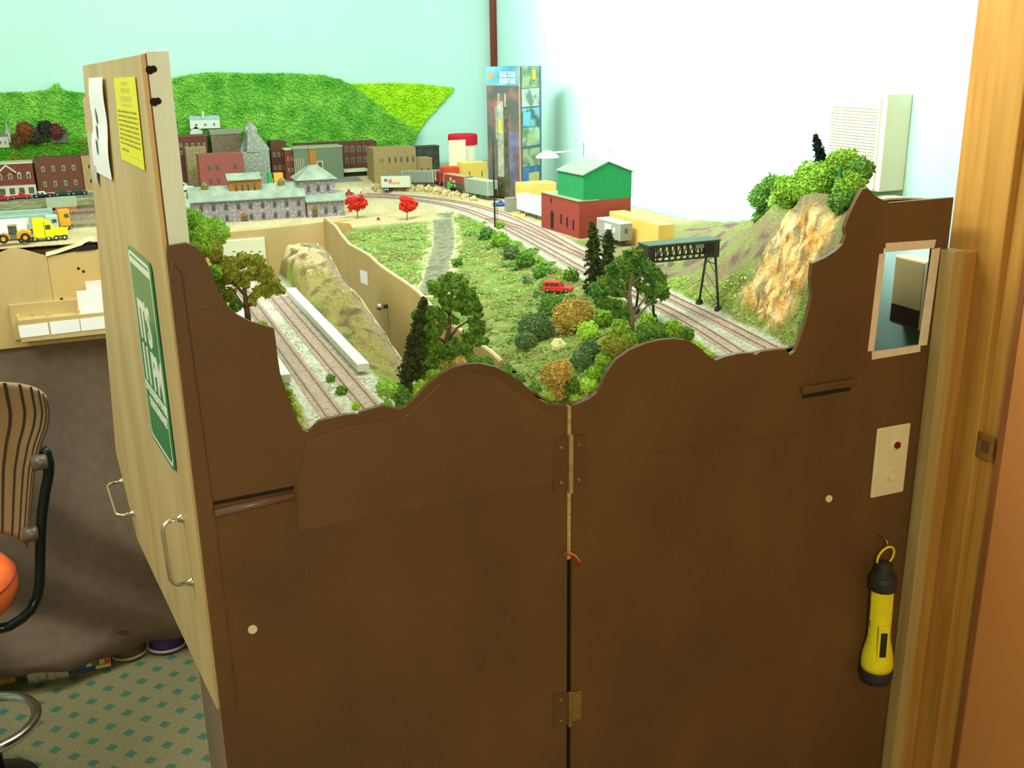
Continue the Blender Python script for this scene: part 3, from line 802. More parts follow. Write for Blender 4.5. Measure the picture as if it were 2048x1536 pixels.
def colL(V):
    x, y, z = V[:, 0], V[:, 1], V[:, 2]; n1 = vnoise(V, 20); n2 = vnoise(V, 70, 3); n3 = vnoise(V, 240, 5)
    c = mixc(tint(LIN(132, 150, 62), V), tint(LIN(112, 100, 58), V), sm(-.1, .4, n1 + n2 * .4))
    rk = sm(.325, .34, x) * sm(1.33, 1.42, y)
    rc = mixc(tint(LIN(146, 140, 86), V), tint(LIN(196, 182, 138), V), sm(1.165, 1.19, z + n2 * .015))
    rc = mixc(rc, tint(LIN(98, 88, 62), V), sm(.12, .4, vnoise(V, 38, 11)) * .85)
    c = mixc(c, rc, rk)
    c = mixc(c, tint(LIN(150, 136, 116), V), sm(.385, .395, x) * rk)
    bal = sm(.203, .208, x + n3 * .004) * (1 - sm(.326, .334, x + n3 * .003)) * (1 - sm(1.136, 1.139, z))
    c = mixc(c, mixc(tint(LIN(206, 210, 192), V), tint(LIN(176, 182, 162), V), sm(-.2, .4, n3)), bal)
    bed = np.minimum(np.abs(x - .239), np.abs(x - .288)); c = mixc(c, tint(LIN(192, 178, 160), V), (1 - sm(.014, .018, bed)) * .8)
    c = mixc(c, tint(LIN(196, 186, 140), V), (1 - sm(.004, .008, np.abs(x - .2 + n3 * .003))) * .8)
    return c


def dispL(V):
    x, y = V[:, 0], V[:, 1]; g = 1 - sm(.195, .205, x) * (1 - sm(.33, .345, x))
    n2 = np.array([noise.fractal(Vector(p) * 30, 1, 2, 5) for p in V]); out = np.zeros_like(V)
    out[:, 2] = n2 * .006 * g; n4 = np.array([noise.noise(Vector(p) * 52 + Vector((3, 1, 7))) for p in V]); rr_ = sm(.334, .35, x) * sm(1.4, 1.5, y); out[:, 2] += np.abs(n4) * .014 * rr_; out[:, 0] = -n2 * .012 * rr_ * (1 - sm(.385, .395, x)); return out


maskL = lambda x, y: ~((x < .082) & (y < 1.17))
scL = field_mesh('lift_bridge_scenery', np.arange(.088, .4021, .0055), np.concatenate([np.arange(1.149, 2.02, .007), [2.02]]), zL, M_scen, colL, None, dispL)
tag(scL, 'narrow strip of track-side scenery with a tan rock ridge behind the left fascia leaf', 'model scenery')
# side skin of the strip
mb = MB(); ed = [(.4005, y) for y in np.linspace(1.15, 2.02, 50)]
vs = []; nE = len(ed)
for x, y in ed:
    z = float(zL(.4, y)); vs += [(x, y, z - .001), (x, y, 1.0)]
for x, y in ed:
    z = float(zL(.4, y)); vs += [(x + .004, y, z + .001), (x + .004, y, 1.0)]
fs = []; o2 = 2 * nE
for i in range(nE - 1):
    a = 2 * i; fs += [[a, a + 1, a + 3, a + 2], [a + o2 + 2, a + o2 + 3, a + o2 + 1, a + o2], [a, a + 2, a + o2 + 2, a + o2]]
mb.add(vs, fs).build('plywood_edge', M_hard, scL)


def colT(V):
    x, y = V[:, 0], V[:, 1]; n1 = vnoise(V, 14); n3 = vnoise(V, 120, 5)
    c = mixc(tint(LIN(206, 192, 150), V), tint(LIN(190, 178, 138), V), sm(-.3, .4, n1))
    d = np.minimum(dist_to(tA, x, y), dist_to(tB, x, y)) + n3 * .003
    lt = x < .1
    yard = sm(2.80, 2.82, y) * (1 - sm(3.16, 3.18, y)) * lt
    c = mixc(c, mixc(tint(LIN(150, 150, 112), V), tint(LIN(120, 116, 92), V), sm(-.2, .3, n3 + n1)), yard)
    mud = sm(2.985, 2.995, y) * (1 - sm(3.09, 3.10, y)) * lt; c = mixc(c, tint(LIN(108, 94, 82), V), mud * .9)
    gv = sm(3.12, 3.13, y) * (1 - sm(3.17, 3.175, y)) * (x < .1); c = mixc(c, tint(LIN(128, 128, 64), V), gv * sm(-.2, .2, n1 + n3))
    road = sm(3.175, 3.18, y) * (1 - sm(3.245, 3.25, y)) * (x < .8); c = mixc(c, tint(LIN(120, 132, 122), V), road)
    c = mixc(c, tint(LIN(186, 190, 170), V), 1 - sm(.026, .034, d))
    return c


scT = field_mesh('town_ground', np.arange(-1.3, WX - .004, .012), np.concatenate([np.arange(2.6075, WB - .01, .012), [WB - .008]]), lambda x, y: np.where(x > .55, zR(x, y), zt_town(x, y)), M_scen, colT, lambda x, y: (y > 2.655) | (x < .56))
tag(scT, 'sandy ground of the model town stretching along the back wall', 'model scenery')

# ------------------------------------------------------------------ tracks
M_rail = mat('rusty_rail', (.36, .20, .16), (.46, .28, .23), 200, .45, metal=.3)
M_tie = mat('brown_sleepers', (.46, .39, .34), (.66, .60, .53), 160, .85)


def track(name, label, path, z, cut=None, cross=True):
    t = thing(name, label, 'railway track', (float(path[0][0]), float(path[0][1]), z), 0, None)
    path = path[(path[:, 1] < 9)]
    tg = np.gradient(path, axis=0); tg /= np.linalg.norm(tg, axis=1)[:, None]; nm = np.stack([-tg[:, 1], tg[:, 0]], 1)
    for s_ in (-1, 1):
        q = path + nm * s_ * .00865; mb = MB(); vs = []; fs = []
        for i in range(0, len(q), 2):
            n2_ = nm[i] * .0006
            for dz, kx in ((.0015, -1), (.0038, -1), (.0038, 1), (.0015, 1)): vs.append((q[i][0] + n2_[0] * kx * 1.2, q[i][1] + n2_[1] * kx * 1.2, z + dz))
        m_ = len(vs) // 4
        for i in range(m_ - 1):
            a = 4 * i; fs += [[a, a + 1, a + 5, a + 4], [a + 1, a + 2, a + 6, a + 5], [a + 2, a + 3, a + 7, a + 6]]
        mb.add(vs, fs).build('rail', M_rail, t)
    mb = MB(); L_ = .006; i = 0
    for i in range(0, len(path)):
        p, tt, n_2 = path[i], tg[i], nm[i]
        M = Matrix(((n_2[0], tt[0], 0, p[0]), (n_2[1], tt[1], 0, p[1]), (0, 0, 1, z), (0, 0, 0, 1)))
        mb.box(-.0150, .0150, -.0012, .0012, -.002, .0013, M)
    so_ = mb.build('sleepers', M_tie, t); so_['kind'] = 'stuff'
    return t


track('railway_track', 'left one of the two straight tracks behind the left fascia leaf', tL1, 1.1320)
track('railway_track', 'right one of the two straight tracks behind the left fascia leaf, beside the long platform', tL2, 1.1320)
track('railway_track', 'rusty track curving along the grassy slope side under the signal bridge', tA, 1.1485)
track('railway_track', 'rusty track curving past the red and green warehouse, on the wall side', tB, 1.1485)
# a turnout branch off the outer track in front of the warehouse
br = smooth_path([(.905, 1.66), (.918, 1.84), (.925, 2.0), (.935, 2.15), (.945, 2.3), (.93, 2.45)])
track('railway_track', 'short connecting track between the two rusty tracks before the warehouse', br, 1.1480)

for yy, lab in ((2.915, 'front track of the left yard behind the trailers'), (2.965, 'middle track of the left yard'), (3.035, 'rear track of the left yard below the pale shed')):
    ty = np.stack([np.arange(-1.2, .07, .006), np.full(212, yy)], 1); track('railway_track', lab, ty, float(zt_town(0, yy)))

# platforms beside the straight tracks
M_plat = mat('pale_grey_platform', (.62, .70, .64), (.68, .76, .70), 40, .7)
a = P(721, 738, 2, 1.145); b = P(578, 584, 2, 1.145)
tag(MB().box(.308, .325, 1.328, 1.86, 1.135, 1.1465).build('platform', M_plat, bevel=.0008), 'long pale grey platform to the right of the straight tracks', 'platform')
tag(MB().box(.196, .216, 1.322, 1.75, 1.135, 1.1465).build('platform', M_plat, bevel=.0008), 'pale grey platform left of the straight tracks, half behind the brown fascia', 'platform')

# hardboard divider facing the aisle, descending towards the viewer
dv = thing('hardboard_fascia', 'tan hardboard fascia with a wavy top edge below the green slope', 'fascia board', (.548, 2.0, 1.0))
xs_ = []
for px, py in [(660, 443), (672, 452), (684, 470), (700, 489), (715, 497), (740, 511), (757, 527), (775, 541), (800, 557), (822, 572), (840, 586), (870, 620), (900, 645), (950, 680), (985, 705), (1003, 722)]:
    q = P(px, py, 0, .545); xs_.append((q.y, q.z))
xs_[0] = (2.605, xs_[0][1])
pr = [Vector((.541, y, z)) for y, z in xs_] + [Vector((.541, xs_[-1][0], .93)), Vector((.541, 2.605, .93))]
MB().prism(pr, (.006, 0, 0)).build('board', M_hard, dv)
mb = MB()
tp_ = [Vector((.547, y, z)) for y, z in xs_]
mb.tube([Vector((.545, y, z + .0005)) for y, z in xs_], .0026, 6); mb.build('top_edge', mat('pale_board_edge', (.72, .60, .36), (.80, .70, .46), 60, .6), dv, smooth=True)
q = [P(720, 540, 0, .5405), P(735, 544, 0, .5405), P(736, 571, 0, .5405), P(722, 565, 0, .5405)]
tag(MB().prism(q, (-.0006, 0, 0)).build('card', M_paper), 'small white card on the tan hardboard fascia below the slope', 'card')
q = P(776, 612, 0, .5425)
kb = thing('knob', 'round chrome knob sticking out of the hardboard fascia', 'knob', q)
M = Matrix.Translation(q) @ Vector((-1, 0, 0)).to_track_quat('Z', 'Y').to_matrix().to_4x4()
MB().lathe([(.0045, 0), (.0045, .010)], 16, M).build('collar', M_black, kb, smooth=True)
MB().lathe([(.004, .010), (.0072, .012), (.0078, .019), (.006, .023), (.002, .0245)], 18, M).build('cap', M_chrome, kb, smooth=True)

# ------------------------------------------------------------------ foliage


def fol(name, c1, c2, c3=None):
    """foam foliage in two or three mixed tones"""
    return mat(name, srgb(*c1), srgb(*c2), 170, .9, lo=.38, hi=.62, detail=2, spec=.1)


F_bright = fol('foam_bright_green', (93, 142, 46), (157, 204, 76))
F_mid = fol('foam_mid_green', (74, 121, 53), (114, 164, 74))
F_deep = fol('foam_deep_green', (60, 104, 38), (120, 162, 68))
F_olive = fol('foam_olive', (112, 126, 44), (160, 168, 76))
F_lime = fol('foam_lime', (138, 192, 60), (190, 237, 98))
F_soft = fol('foam_soft_green', (124, 182, 70), (166, 218, 104))
F_grey = fol('foam_grey_green', (74, 109, 67), (114, 145, 98))
F_tan = fol('foam_tan', (149, 133, 60), (211, 187, 107))
F_pine = fol('foam_dark_pine', (36, 54, 30), (76, 88, 50))
F_black = fol('foam_black_pine', (17, 29, 24), (36, 50, 41))
F_kelly = fol('foam_kelly_green', (40, 112, 58), (124, 158, 66))
F_red = fol('foam_red', (183, 41, 36), (237, 72, 57))
F_pale = fol('lichen_pale', (225, 230, 171), (255, 255, 213))
M_bark = mat('brown_bark', (.085, .055, .03), (.16, .11, .07), 150, .8, .4, 300)
M_bark2 = mat('grey_bark', (.22, .19, .14), (.30, .26, .2), 150, .8, .4, 300)


def ppm(b_):
    """metres per photo pixel at a point"""
    d = (Vector(b_) - Vector((0, 0, CZ))); f = Vector((math.cos(PITCH) * math.sin(YAW), math.cos(PITCH) * math.cos(YAW), -math.sin(PITCH)))
    return d.dot(f) / FPX


def shell_pts(c, r, n, seed, sq=(1, 1, 1), amp=.28, fr=2.6, inner=.75):
    R = rng(seed); d = R.normal(size=(n, 3)); d /= np.linalg.norm(d, axis=1)[:, None]
    k = np.array([1 + amp * noise.noise(Vector(q * fr) + Vector((seed * 1.7, seed * .9, 3))) + amp * .5 * noise.noise(Vector(q * fr * 2.7) + Vector((seed, 0, 9))) for q in d])
    rad = r * k * (inner + (1 - inner) * R.random(n) ** .4)
    return d * rad[:, None] * np.array(sq) + np.array(c)


def foam(mb, c, r, seed, size=.0016, dens=1.0, sq=(1, 1, 1), amp=.28, core=True):
    if core: mb.blob(c, [r * .80 * s for s in sq], seed, 2, .22, 2.6)
    n = int(min(5200, 12.0 * (r / size) ** 2 * .42 * dens)); mb.crumbs(shell_pts(c, r, n, seed, sq, amp), size, seed + 1)


def name_at(px, py, y): return P(px, py, 1, y)


def bush(px, py, rpx, m, label, seed, sq=(1, 1, .9), y=None, size=.0016, amp=.3, n=1, group=None, name='shrub', lift=.55, dens=1):
    """one foam shrub whose middle shows at a photo pixel, sitting on the scenery"""
    if y is None: h = hit(px, py + rpx * .75); y = h.y
    c = P(px, py, 1, y); r = rpx * ppm(c); mb = MB()
    foam(mb, c, r, seed, size, dens, sq, amp)
    R = random.Random(seed)
    for i in range(n):
        a = R.uniform(0, 6.28); foam(mb, c + Vector((math.cos(a) * r * .6, math.sin(a) * r * .5, R.uniform(-.3, .3) * r)), r * R.uniform(.4, .62), seed * 7 + i, size, dens, sq, amp)
    g = ground(c.x, c.y)
    if c.z - r * .8 > g: foam(mb, (c.x, c.y, g + r * .35), r * .6, seed + 50, size, dens, (1, 1, max(1, (c.z - g) / r * .6)), amp)
    return tag(mb.build(name, m), label, 'shrub', group)


HT = 'foam bushes on the hilltop'
for i, (px, py, r, y, m, lab) in enumerate([
    (1523, 396, 26, 1.56, F_mid, 'mid green bush furthest down the back of the hilltop row'),
    (1548, 372, 24, 1.50, F_mid, 'mid green bush second from the left on the hill crest'),
    (1560, 405, 22, 1.47, F_soft, 'small soft green bush low at the left end of the crest row'),
    (1578, 380, 32, 1.43, F_bright, 'round bright green bush on the crest left of the dark fir'),
    (1616, 350, 26, 1.42, F_bright, 'green bush hugging the foot of the dark hilltop fir'),
    (1622, 382, 34, 1.34, F_bright, 'plump bright green bush overhanging the left of the rock face'),
    (1655, 350, 32, 1.34, F_bright, 'bright green bush between the dark fir and the tall corner bush'),
    (1688, 330, 34, 1.29, F_bright, 'tallest green bush near the small emerald cone tree'),
    (1722, 340, 26, 1.23, F_mid, 'green bush at the right end of the hilltop against the fascia peak'),
    (1700, 372, 30, 1.22, F_bright, 'green bush halfway down beside the fascia peak'),
    (1682, 402, 24, 1.21, F_mid, 'lowest green bush on the right shoulder of the hill')]):
    bush(px, py, r, m, lab, 10 + i, y=y, size=.0017, n=3, amp=.35)


def fir(px0, py0, px1, py1, wpx, y, m, label, seed, size=.0017, name='fir_tree', ragged=.5):
    """columnar bottle-brush conifer from the base pixel to the tip pixel"""
    a = P(px0, py0, 1, y); b = P(px1, py1, 1, y); H = (b - a).length; W = wpx * ppm(a); R = random.Random(seed)
    t = thing(name, label, 'tree', a)
    MB().tube([a - Vector((0, 0, .01)), a + (b - a) * .5, b], [.0022, .0014, .0005], 7).build('trunk', M_bark, t, smooth=True)
    mb = MB(); pts = []
    nb = int(16 + H / .006)
    for i in range(nb):
        u = .10 + .88 * i / nb; rr = W * (1.05 - u) ** .7 * R.uniform(1 - ragged, 1.1)
        for k in range(4):
            an = R.uniform(0, 6.28); c = a + (b - a) * u
            for s_ in np.linspace(.1, 1, 7):
                for j in range(3):
                    pts.append((c.x + math.cos(an) * rr * s_ + R.gauss(0, .0013), c.y + math.sin(an) * rr * s_ + R.gauss(0, .0013), c.z - rr * s_ * .45 + R.gauss(0, .0016)))
    mb.crumbs(pts, size, seed); mb.build('foliage', m, t)
    return t


fir(1652, 340, 1630, 268, 17, 1.40, F_black, 'small black-green fir standing up from the hilltop bushes', 71, .0015)
e0 = P(1678, 378, 1, 1.225); e1 = P(1675, 328, 1, 1.225)
et = thing('cone_tree', 'tiny smooth emerald cone tree between the hilltop bushes', 'tree', e0)
M_em = colmat(20, 110, 70)
MB().lathe([(.0010, 0), (.0010, .004)], 8, Matrix.Translation(e0)).build('trunk', M_bark, et)
MB().lathe([(.0050, .003), (.0058, .006), (.0040, .016), (.0020, (e1 - e0).length * .8), (.0002, (e1 - e0).length)], 12, Matrix.Translation(e0)).build('foliage', M_em, et, smooth=True)

h_ = hit(1188, 600)
fir(1193, 604, 1184, 440, 30, 1.60, F_pine, 'tall dark fir beside the tracks left of the bright green tree', 72, .0019, ragged=.45)
fir(1216, 560, 1217, 458, 23, 1.66, F_pine, 'shorter dark fir just behind the tall trackside fir', 73, .0019, ragged=.45)
fir(812, 775, 848, 592, 30, 1.19, F_pine, 'dark leaning fir at the left edge of the big front tree', 74, .0017, ragged=.5)
fir(440, 610, 440, 560, 18, 1.30, F_pine, 'dark low fir behind the slope of the left fascia leaf', 75, .0015)


def tree(name, label, base, trunk, limbs, blobs, m, mb_, seed, size=.0016, tr=.0035, y=1.25, dens=.8, amp=.45, dy=.012):
    """broadleaf tree: trunk polyline and limbs as photo pixels in the plane y, crown as foam clumps (px, py, r)"""
    q = lambda p, o=0: P(p[0], p[1], 1, y + o)
    a = q(base); t = thing(name, label, 'tree', a); R = random.Random(seed)
    pts = [a - Vector((0, 0, .006))] + [q(p) for p in trunk]
    tb = MB(); tb.tube(pts, [tr * (1.15 - .75 * i / (len(pts) - 1)) for i in range(len(pts))], 9)
    for l in limbs:
        ll = [q(l[0])] + [q(p, R.uniform(-dy, dy) * .5) for p in l[1:]]
        tb.tube(ll, [tr * (.62 - .42 * i / (len(ll) - 1)) for i in range(len(ll))], 7)
    tb.build('trunk', mb_, t, smooth=True)
    cm = MB()
    for i, (bx, by, br) in enumerate(blobs):
        c = q((bx, by), R.uniform(-dy, dy) * 1.4); r = br * 1.34 * ppm(c)
        for k in range(5):
            v = Vector((R.gauss(0, 1), R.gauss(0, 1), R.gauss(0, 1))).normalized() * r * .55
            foam(cm, c + v, r * R.uniform(.38, .6), seed * 31 + i * 7 + k, size, dens, (1, 1, .85), amp, core=True)
    cm.build('crown', m, t)
    return t


tree('green_tree', 'bright green tree with forked bare branches over the right mound', (1264, 657), [(1262, 625), (1258, 590), (1262, 555), (1266, 525)],
     [[(1262, 632), (1278, 612), (1296, 590), (1312, 575)], [(1260, 600), (1240, 585), (1222, 575)], [(1260, 570), (1282, 552), (1300, 545)], [(1264, 645), (1282, 625), (1305, 600), (1325, 590)], [(1258, 610), (1236, 625), (1222, 620)]],
     [(1270, 524, 21), (1250, 535, 20), (1292, 540, 20), (1232, 553, 19), (1306, 560, 20), (1322, 580, 16), (1214, 575, 20), (1196, 580, 14), (1205, 598, 16), (1220, 612, 18), (1240, 632, 16), (1272, 555, 16), (1330, 597, 9), (1290, 580, 13), (1300, 598, 10), (1236, 590, 14), (1250, 575, 12), (1258, 508, 11), (1222, 540, 10)],
     F_kelly, M_bark2, 5, tr=.0040, y=1.235, size=.0015)
tree('big_green_tree', 'big dark green tree with gaps in its crown on the left mound', (893, 748), [(890, 700), (897, 665), (900, 620), (905, 585)],
     [[(896, 680), (915, 655), (940, 640)], [(896, 690), (870, 670), (850, 655)], [(900, 630), (880, 605)], [(892, 710), (920, 695), (950, 680)]],
     [(900, 562, 19), (880, 572, 17), (920, 575, 17), (938, 592, 16), (905, 598, 19), (928, 612, 16), (946, 618, 14), (955, 640, 15), (950, 662, 15), (935, 682, 17), (962, 684, 11), (910, 692, 18), (890, 704, 20), (866, 698, 20), (930, 702, 16), (850, 676, 17), (862, 655, 17), (838, 640, 14), (828, 628, 9), (846, 615, 9), (870, 632, 17), (880, 722, 16), (856, 722, 16), (846, 750, 12), (910, 640, 9), (886, 652, 9), (835, 735, 10)],
     F_deep, M_bark, 6, tr=.0042, y=1.225, size=.0015)
tree('olive_tree', 'olive-green tree with a dark trunk beside the straight tracks', (497, 642), [(493, 612), (489, 580), (487, 555)],
     [[(495, 622), (478, 600), (470, 585)], [(492, 600), (508, 585), (520, 570)], [(490, 590), (470, 570), (455, 560)], [(493, 615), (510, 600), (528, 585)]],
     [(448, 532, 17), (470, 525, 16), (492, 520, 16), (512, 525, 14), (530, 540, 15), (520, 556, 15), (455, 552, 18), (438, 548, 13), (450, 572, 18), (440, 588, 12), (470, 562, 14), (495, 545, 14), (540, 552, 10), (548, 572, 13), (530, 580, 14), (562, 580, 9), (510, 585, 12), (505, 602, 10), (462, 592, 13), (488, 570, 9), (436, 520, 10)],
     F_olive, M_bark, 7, tr=.0038, y=1.27, size=.0014)

# soft light-green bush group above the left fascia peak
for i, (px, py, r, y, m, lab) in enumerate([
    (382, 446, 30, 1.33, F_soft, 'fluffy pale green bush right beside the white post of the tall panel'),
    (424, 466, 32, 1.28, F_soft, 'fluffy pale green bush, larger one right of the white post'),
    (392, 490, 30, 1.22, F_bright, 'darker green bush under the fluffy pale pair'),
    (425, 500, 20, 1.22, F_olive, 'olive bush between the pale pair and the olive tree'),
    (428, 545, 16, 1.20, F_bright, 'small green bush on the steep edge of the left fascia peak')]):
    bush(px, py, r, m, lab, 40 + i, y=y, size=.0012, n=3, amp=.25, dens=1.2)

fr = [
    (772, 778, 20, F_soft, 'pale green bush at the end of the platform, touching the tracks'),
    (800, 786, 18, F_mid, 'green bush between the pale trackside bush and the dark leaning fir'),
    (818, 796, 20, F_bright, 'bright green bush at the lowest left foot of the left mound'),
    (846, 780, 20, F_lime, 'lime bush lying along the left flank of the left mound'),
    (868, 758, 20, F_bright, 'bright bush under the trunk of the big front tree'),
    (894, 737, 17, F_olive, 'olive bush at the left top of the left mound'),
    (918, 727, 13, F_tan, 'small tan bush on top of the left mound'),
    (948, 723, 14, F_mid, 'small green bush at the crown of the left mound'),
    (972, 726, 14, F_mid, 'small green bush just right of the crown of the left mound'),
    (1012, 742, 14, F_mid, 'dull green bush on the right flank of the left mound'),
    (1034, 757, 12, F_mid, 'small dull green bush lower on the right flank of the left mound'),
    (1068, 778, 13, F_mid, 'green bush where the left mound meets the notch'),
    (1092, 797, 14, F_lime, 'lime bush on the left lip of the notch'),
    (1112, 748, 30, F_tan, 'rust and tan bush in the notch of the fascia'),
    (1135, 772, 24, F_deep, 'dark green bush at the bottom of the notch'),
    (1150, 800, 11, F_lime, 'lime tuft at the very bottom of the notch'),
    (1176, 772, 18, F_lime, 'lime bush climbing the right side of the notch'),
    (1192, 748, 18, F_bright, 'bright bush half way up the right side of the notch'),
    (1208, 722, 16, F_bright, 'bright bush near the top of the right side of the notch'),
    (1163, 722, 20, F_grey, 'grey-green bush behind the notch, right of the tan bush'),
    (1180, 700, 20, F_grey, 'grey-green bush under the lime shrubs left of the bare trunk'),
    (1228, 692, 26, F_olive, 'olive bush at the foot of the tree with the bare branches'),
    (1254, 678, 18, F_bright, 'green bush hiding the base of the bare grey trunk'),
    (1240, 655, 18, F_bright, 'green bush left of the bare grey trunk'),
    (1290, 664, 19, F_mid, 'green bush right of the bare grey trunk'),
    (1296, 640, 15, F_bright, 'small bright bush behind the right mound'),
    (1322, 664, 17, F_mid, 'green bush on top of the right mound'),
    (1346, 656, 18, F_bright, 'bright bush at the back of the right mound crest'),
    (1372, 668, 15, F_mid, 'green bush at the right end of the right mound crest'),
    (1394, 694, 10, F_lime, 'small lime tuft where the right mound meets the ballast'),
    (1414, 708, 9, F_lime, 'tiny lime tuft at the edge of the curved tracks'),
    (1147, 634, 40, F_tan, 'large round straw-coloured bush below the red car'),
    (1072, 655, 32, F_grey, 'dark grey-green bush left of the large straw-coloured bush'),
    (1052, 682, 20, F_grey, 'smaller grey-green bush below the dark one'),
    (1102, 612, 22, F_mid, 'green bush between the red car and the dark grey-green bush'),
    (1176, 664, 22, F_lime, 'lime bush right under the large straw-coloured bush'),
    (1206, 640, 20, F_bright, 'bright green bush between the straw-coloured bush and the bare trunk'),
    (1116, 690, 13, F_pale, 'patch of whitish lichen below the straw-coloured bush'),
    (1128, 640, 0, F_pale, '')]
for i, (px, py, r, m, lab) in enumerate(fr):
    if not r: continue
    near = py > 715 or (px > 1215 and px < 1430 and py > 650)
    bush(px, py, r, m, lab, 100 + i, y=(1.168 + (i % 3) * .008) if near and not (700 < py < 735 and px > 1150 and px < 1190) else None, size=.0016, n=2, amp=.35)
# trackside shrubs along the slope
for i, (px, py, r, m, lab) in enumerate([
    (1143, 550, 15, F_deep, 'squat dark bush by the track right behind the red car'),
    (1050, 520, 18, F_kelly, 'mid-slope green bush above and left of the red car'),
    (1078, 545, 14, F_mid, 'green bush touching the left of the red car'),
    (1022, 505, 16, F_grey, 'grey-green bush on the shoulder below the ballast'),
    (1000, 480, 17, F_bright, 'bright bush right below the thin black signal pole'),
    (975, 468, 14, F_kelly, 'green bush left of the foot of the black signal pole'),
    (1090, 572, 12, F_mid, 'small bush in front of the red car, to its left'),
    (915, 525, 10, F_kelly, 'tiny teal bush alone right of the stone path'),
    (862, 567, 9, F_kelly, 'tiny teal bush at the foot of the stone path'),
    (1000, 450, 9, F_bright, 'small bright tuft at the top of the slope by the ballast')]):
    bush(px, py, r, m, lab, 200 + i, size=.0018, n=2, amp=.4)
RB = random.Random(21)
ORD = 'first second third fourth fifth sixth seventh eighth ninth tenth eleventh twelfth thirteenth fourteenth fifteenth sixteenth seventeenth eighteenth'.split()
emb = [(950, 452), (968, 478), (988, 498), (1012, 478), (1030, 490), (1040, 536), (1062, 505), (1075, 522), (1098, 528), (1112, 545), (1060, 560), (1085, 590), (1015, 530), (1125, 560), (940, 470), (1130, 600), (1080, 615), (1060, 632)]
for i, (px, py) in enumerate(sorted(emb)):
    h_ = hit(px, py); r_ = RB.uniform(7, 12) * ppm(h_); mb = MB()
    for k in range(5): foam(mb, h_ + Vector((RB.gauss(0, 1) * r_ * .9, RB.gauss(0, 1) * r_ * 1.2, r_ * .15)), r_ * RB.uniform(.4, .8), 700 + i * 9 + k, .0018, 1, (1, 1, .7), .5)
    tag(mb.build('low_shrub', (F_mid, F_bright, F_kelly, F_grey, F_mid)[i % 5]), ORD[i] + ' ragged low shrub from the left in the green band below the curved tracks', 'shrub', 'ragged low shrubs on the embankment')
# weeds between the straight tracks
for i, (px, py, r, m, lab) in enumerate([(661, 757, 9, F_mid, 'small grey-green weed between the straight tracks'), (683, 782, 11, F_deep, 'dark weed with a reddish tip between the straight tracks, nearer one'), (712, 812, 8, F_lime, 'flat lime weed at the front end of the straight tracks')]):
    c = P(px, py, 2, 1.135); bush(px, py, r, m, lab, 230 + i, y=c.y, size=.0012, n=1)
for i, (px, py, r, m, lab) in enumerate([(590, 815, 9, F_lime, 'lime tuft low behind the left fascia slope'), (598, 838, 9, F_bright, 'bright tuft at the front left corner of the track bed'), (577, 785, 8, F_bright, 'green tuft under the left platform'), (525, 652, 10, F_lime, 'lime tuft beside the trunk of the olive tree'), (472, 612, 12, F_kelly, 'green bush between the left fascia slope and the left platform')]):
    bush(px, py, r, m, lab, 240 + i, y=1.17 if py > 700 else 1.25, size=.0013, n=1)

# red trees on the sandy spur
for px0, py0, blobs, lab in [(716, 437, [(705, 404, 9), (716, 399, 11), (726, 406, 8), (696, 404, 6), (703, 415, 7), (712, 409, 9)], 'red-leaved tree nearest the stone factory'),
                             (815, 440, [(808, 404, 9), (816, 401, 9), (822, 410, 8), (829, 407, 5), (814, 414, 9), (806, 411, 7)], 'red-leaved tree at the top of the grassy slope')]:
    hb = hit(px0, py0); m_ = sum(b[0] for b in blobs) / len(blobs)
    tree('red_tree', lab, (px0, py0), [(px0 - 1, py0 - 12), (m_, py0 - 24)], [[(px0 - 1, py0 - 12), (px0 + 6, py0 - 24)], [(px0, py0 - 13), (px0 - 6, py0 - 22)]], blobs, F_red, M_bark2, int(px0), tr=.0018, y=hb.y, size=.0021, dens=1.0, dy=.006)

# coarse turf strewn over the slope (countless crumbs: stuff)
R = rng(3)


def strew(n, xr, yr, cond, m, label, size, seed, zf=zR):
    R = rng(seed); x = R.uniform(*xr, n); y = R.uniform(*yr, n); k = cond(x, y); x, y = x[k], y[k]
    z = zf(x, y) + size * .5; o = MB().crumbs(np.stack([x, y, z], 1), size, seed, .8).build('turf', m)
    return tag(o, label, 'turf', None, 'stuff')


dAB = lambda x, y: np.minimum(dist_to(tA, x, y), dist_to(tB, x, y))
cl = lambda x, y, f, o: np.array([noise.noise(Vector((a * f, b * f, o))) for a, b in zip(x, y)])
slope = lambda x, y: (dAB(x, y) > .034) & (dist_to(stairs, x, y) > .03) & (x < .93) & ((x > .555) | (y < 1.29)) & ~((y > 2.5) & (x < .82))
strew(26000, (.41, .93), (1.152, 2.6), lambda x, y: slope(x, y) & (cl(x, y, 30, 1) > -.05), fol('turf_olive', (112, 136, 66), (158, 174, 98)), 'olive and straw coloured turf crumbs over the valley slope', .0019, 301)
strew(20000, (.41, .93), (1.152, 2.6), lambda x, y: slope(x, y) & (cl(x, y, 24, 5) > .05), fol('turf_green', (102, 152, 72), (148, 190, 104)), 'fresh green turf clumps over the valley slope', .0022, 302)
strew(9000, (.41, .93), (1.152, 2.6), lambda x, y: slope(x, y) & (cl(x, y, 34, 8) > .12), fol('straw', (170, 156, 86), (196, 190, 122)), 'straw yellow turf crumbs over the valley slope', .0018, 303)
strew(900, (.925, .965), (1.15, 1.75), lambda x, y: dAB(x, y) > .03, F_lime, 'lime turf strip between the ballast and the rock face', .0017, 304)
strew(5000, (.205, .328), (1.15, 2.0), lambda x, y: (np.minimum(abs(x - .239), abs(x - .288)) > .014) & (cl(x, y, 40, 2) > .18), fol('pale_moss', (150, 176, 108), (190, 206, 158)), 'pale moss flecks on the white ballast of the straight tracks', .0010, 305, zL)
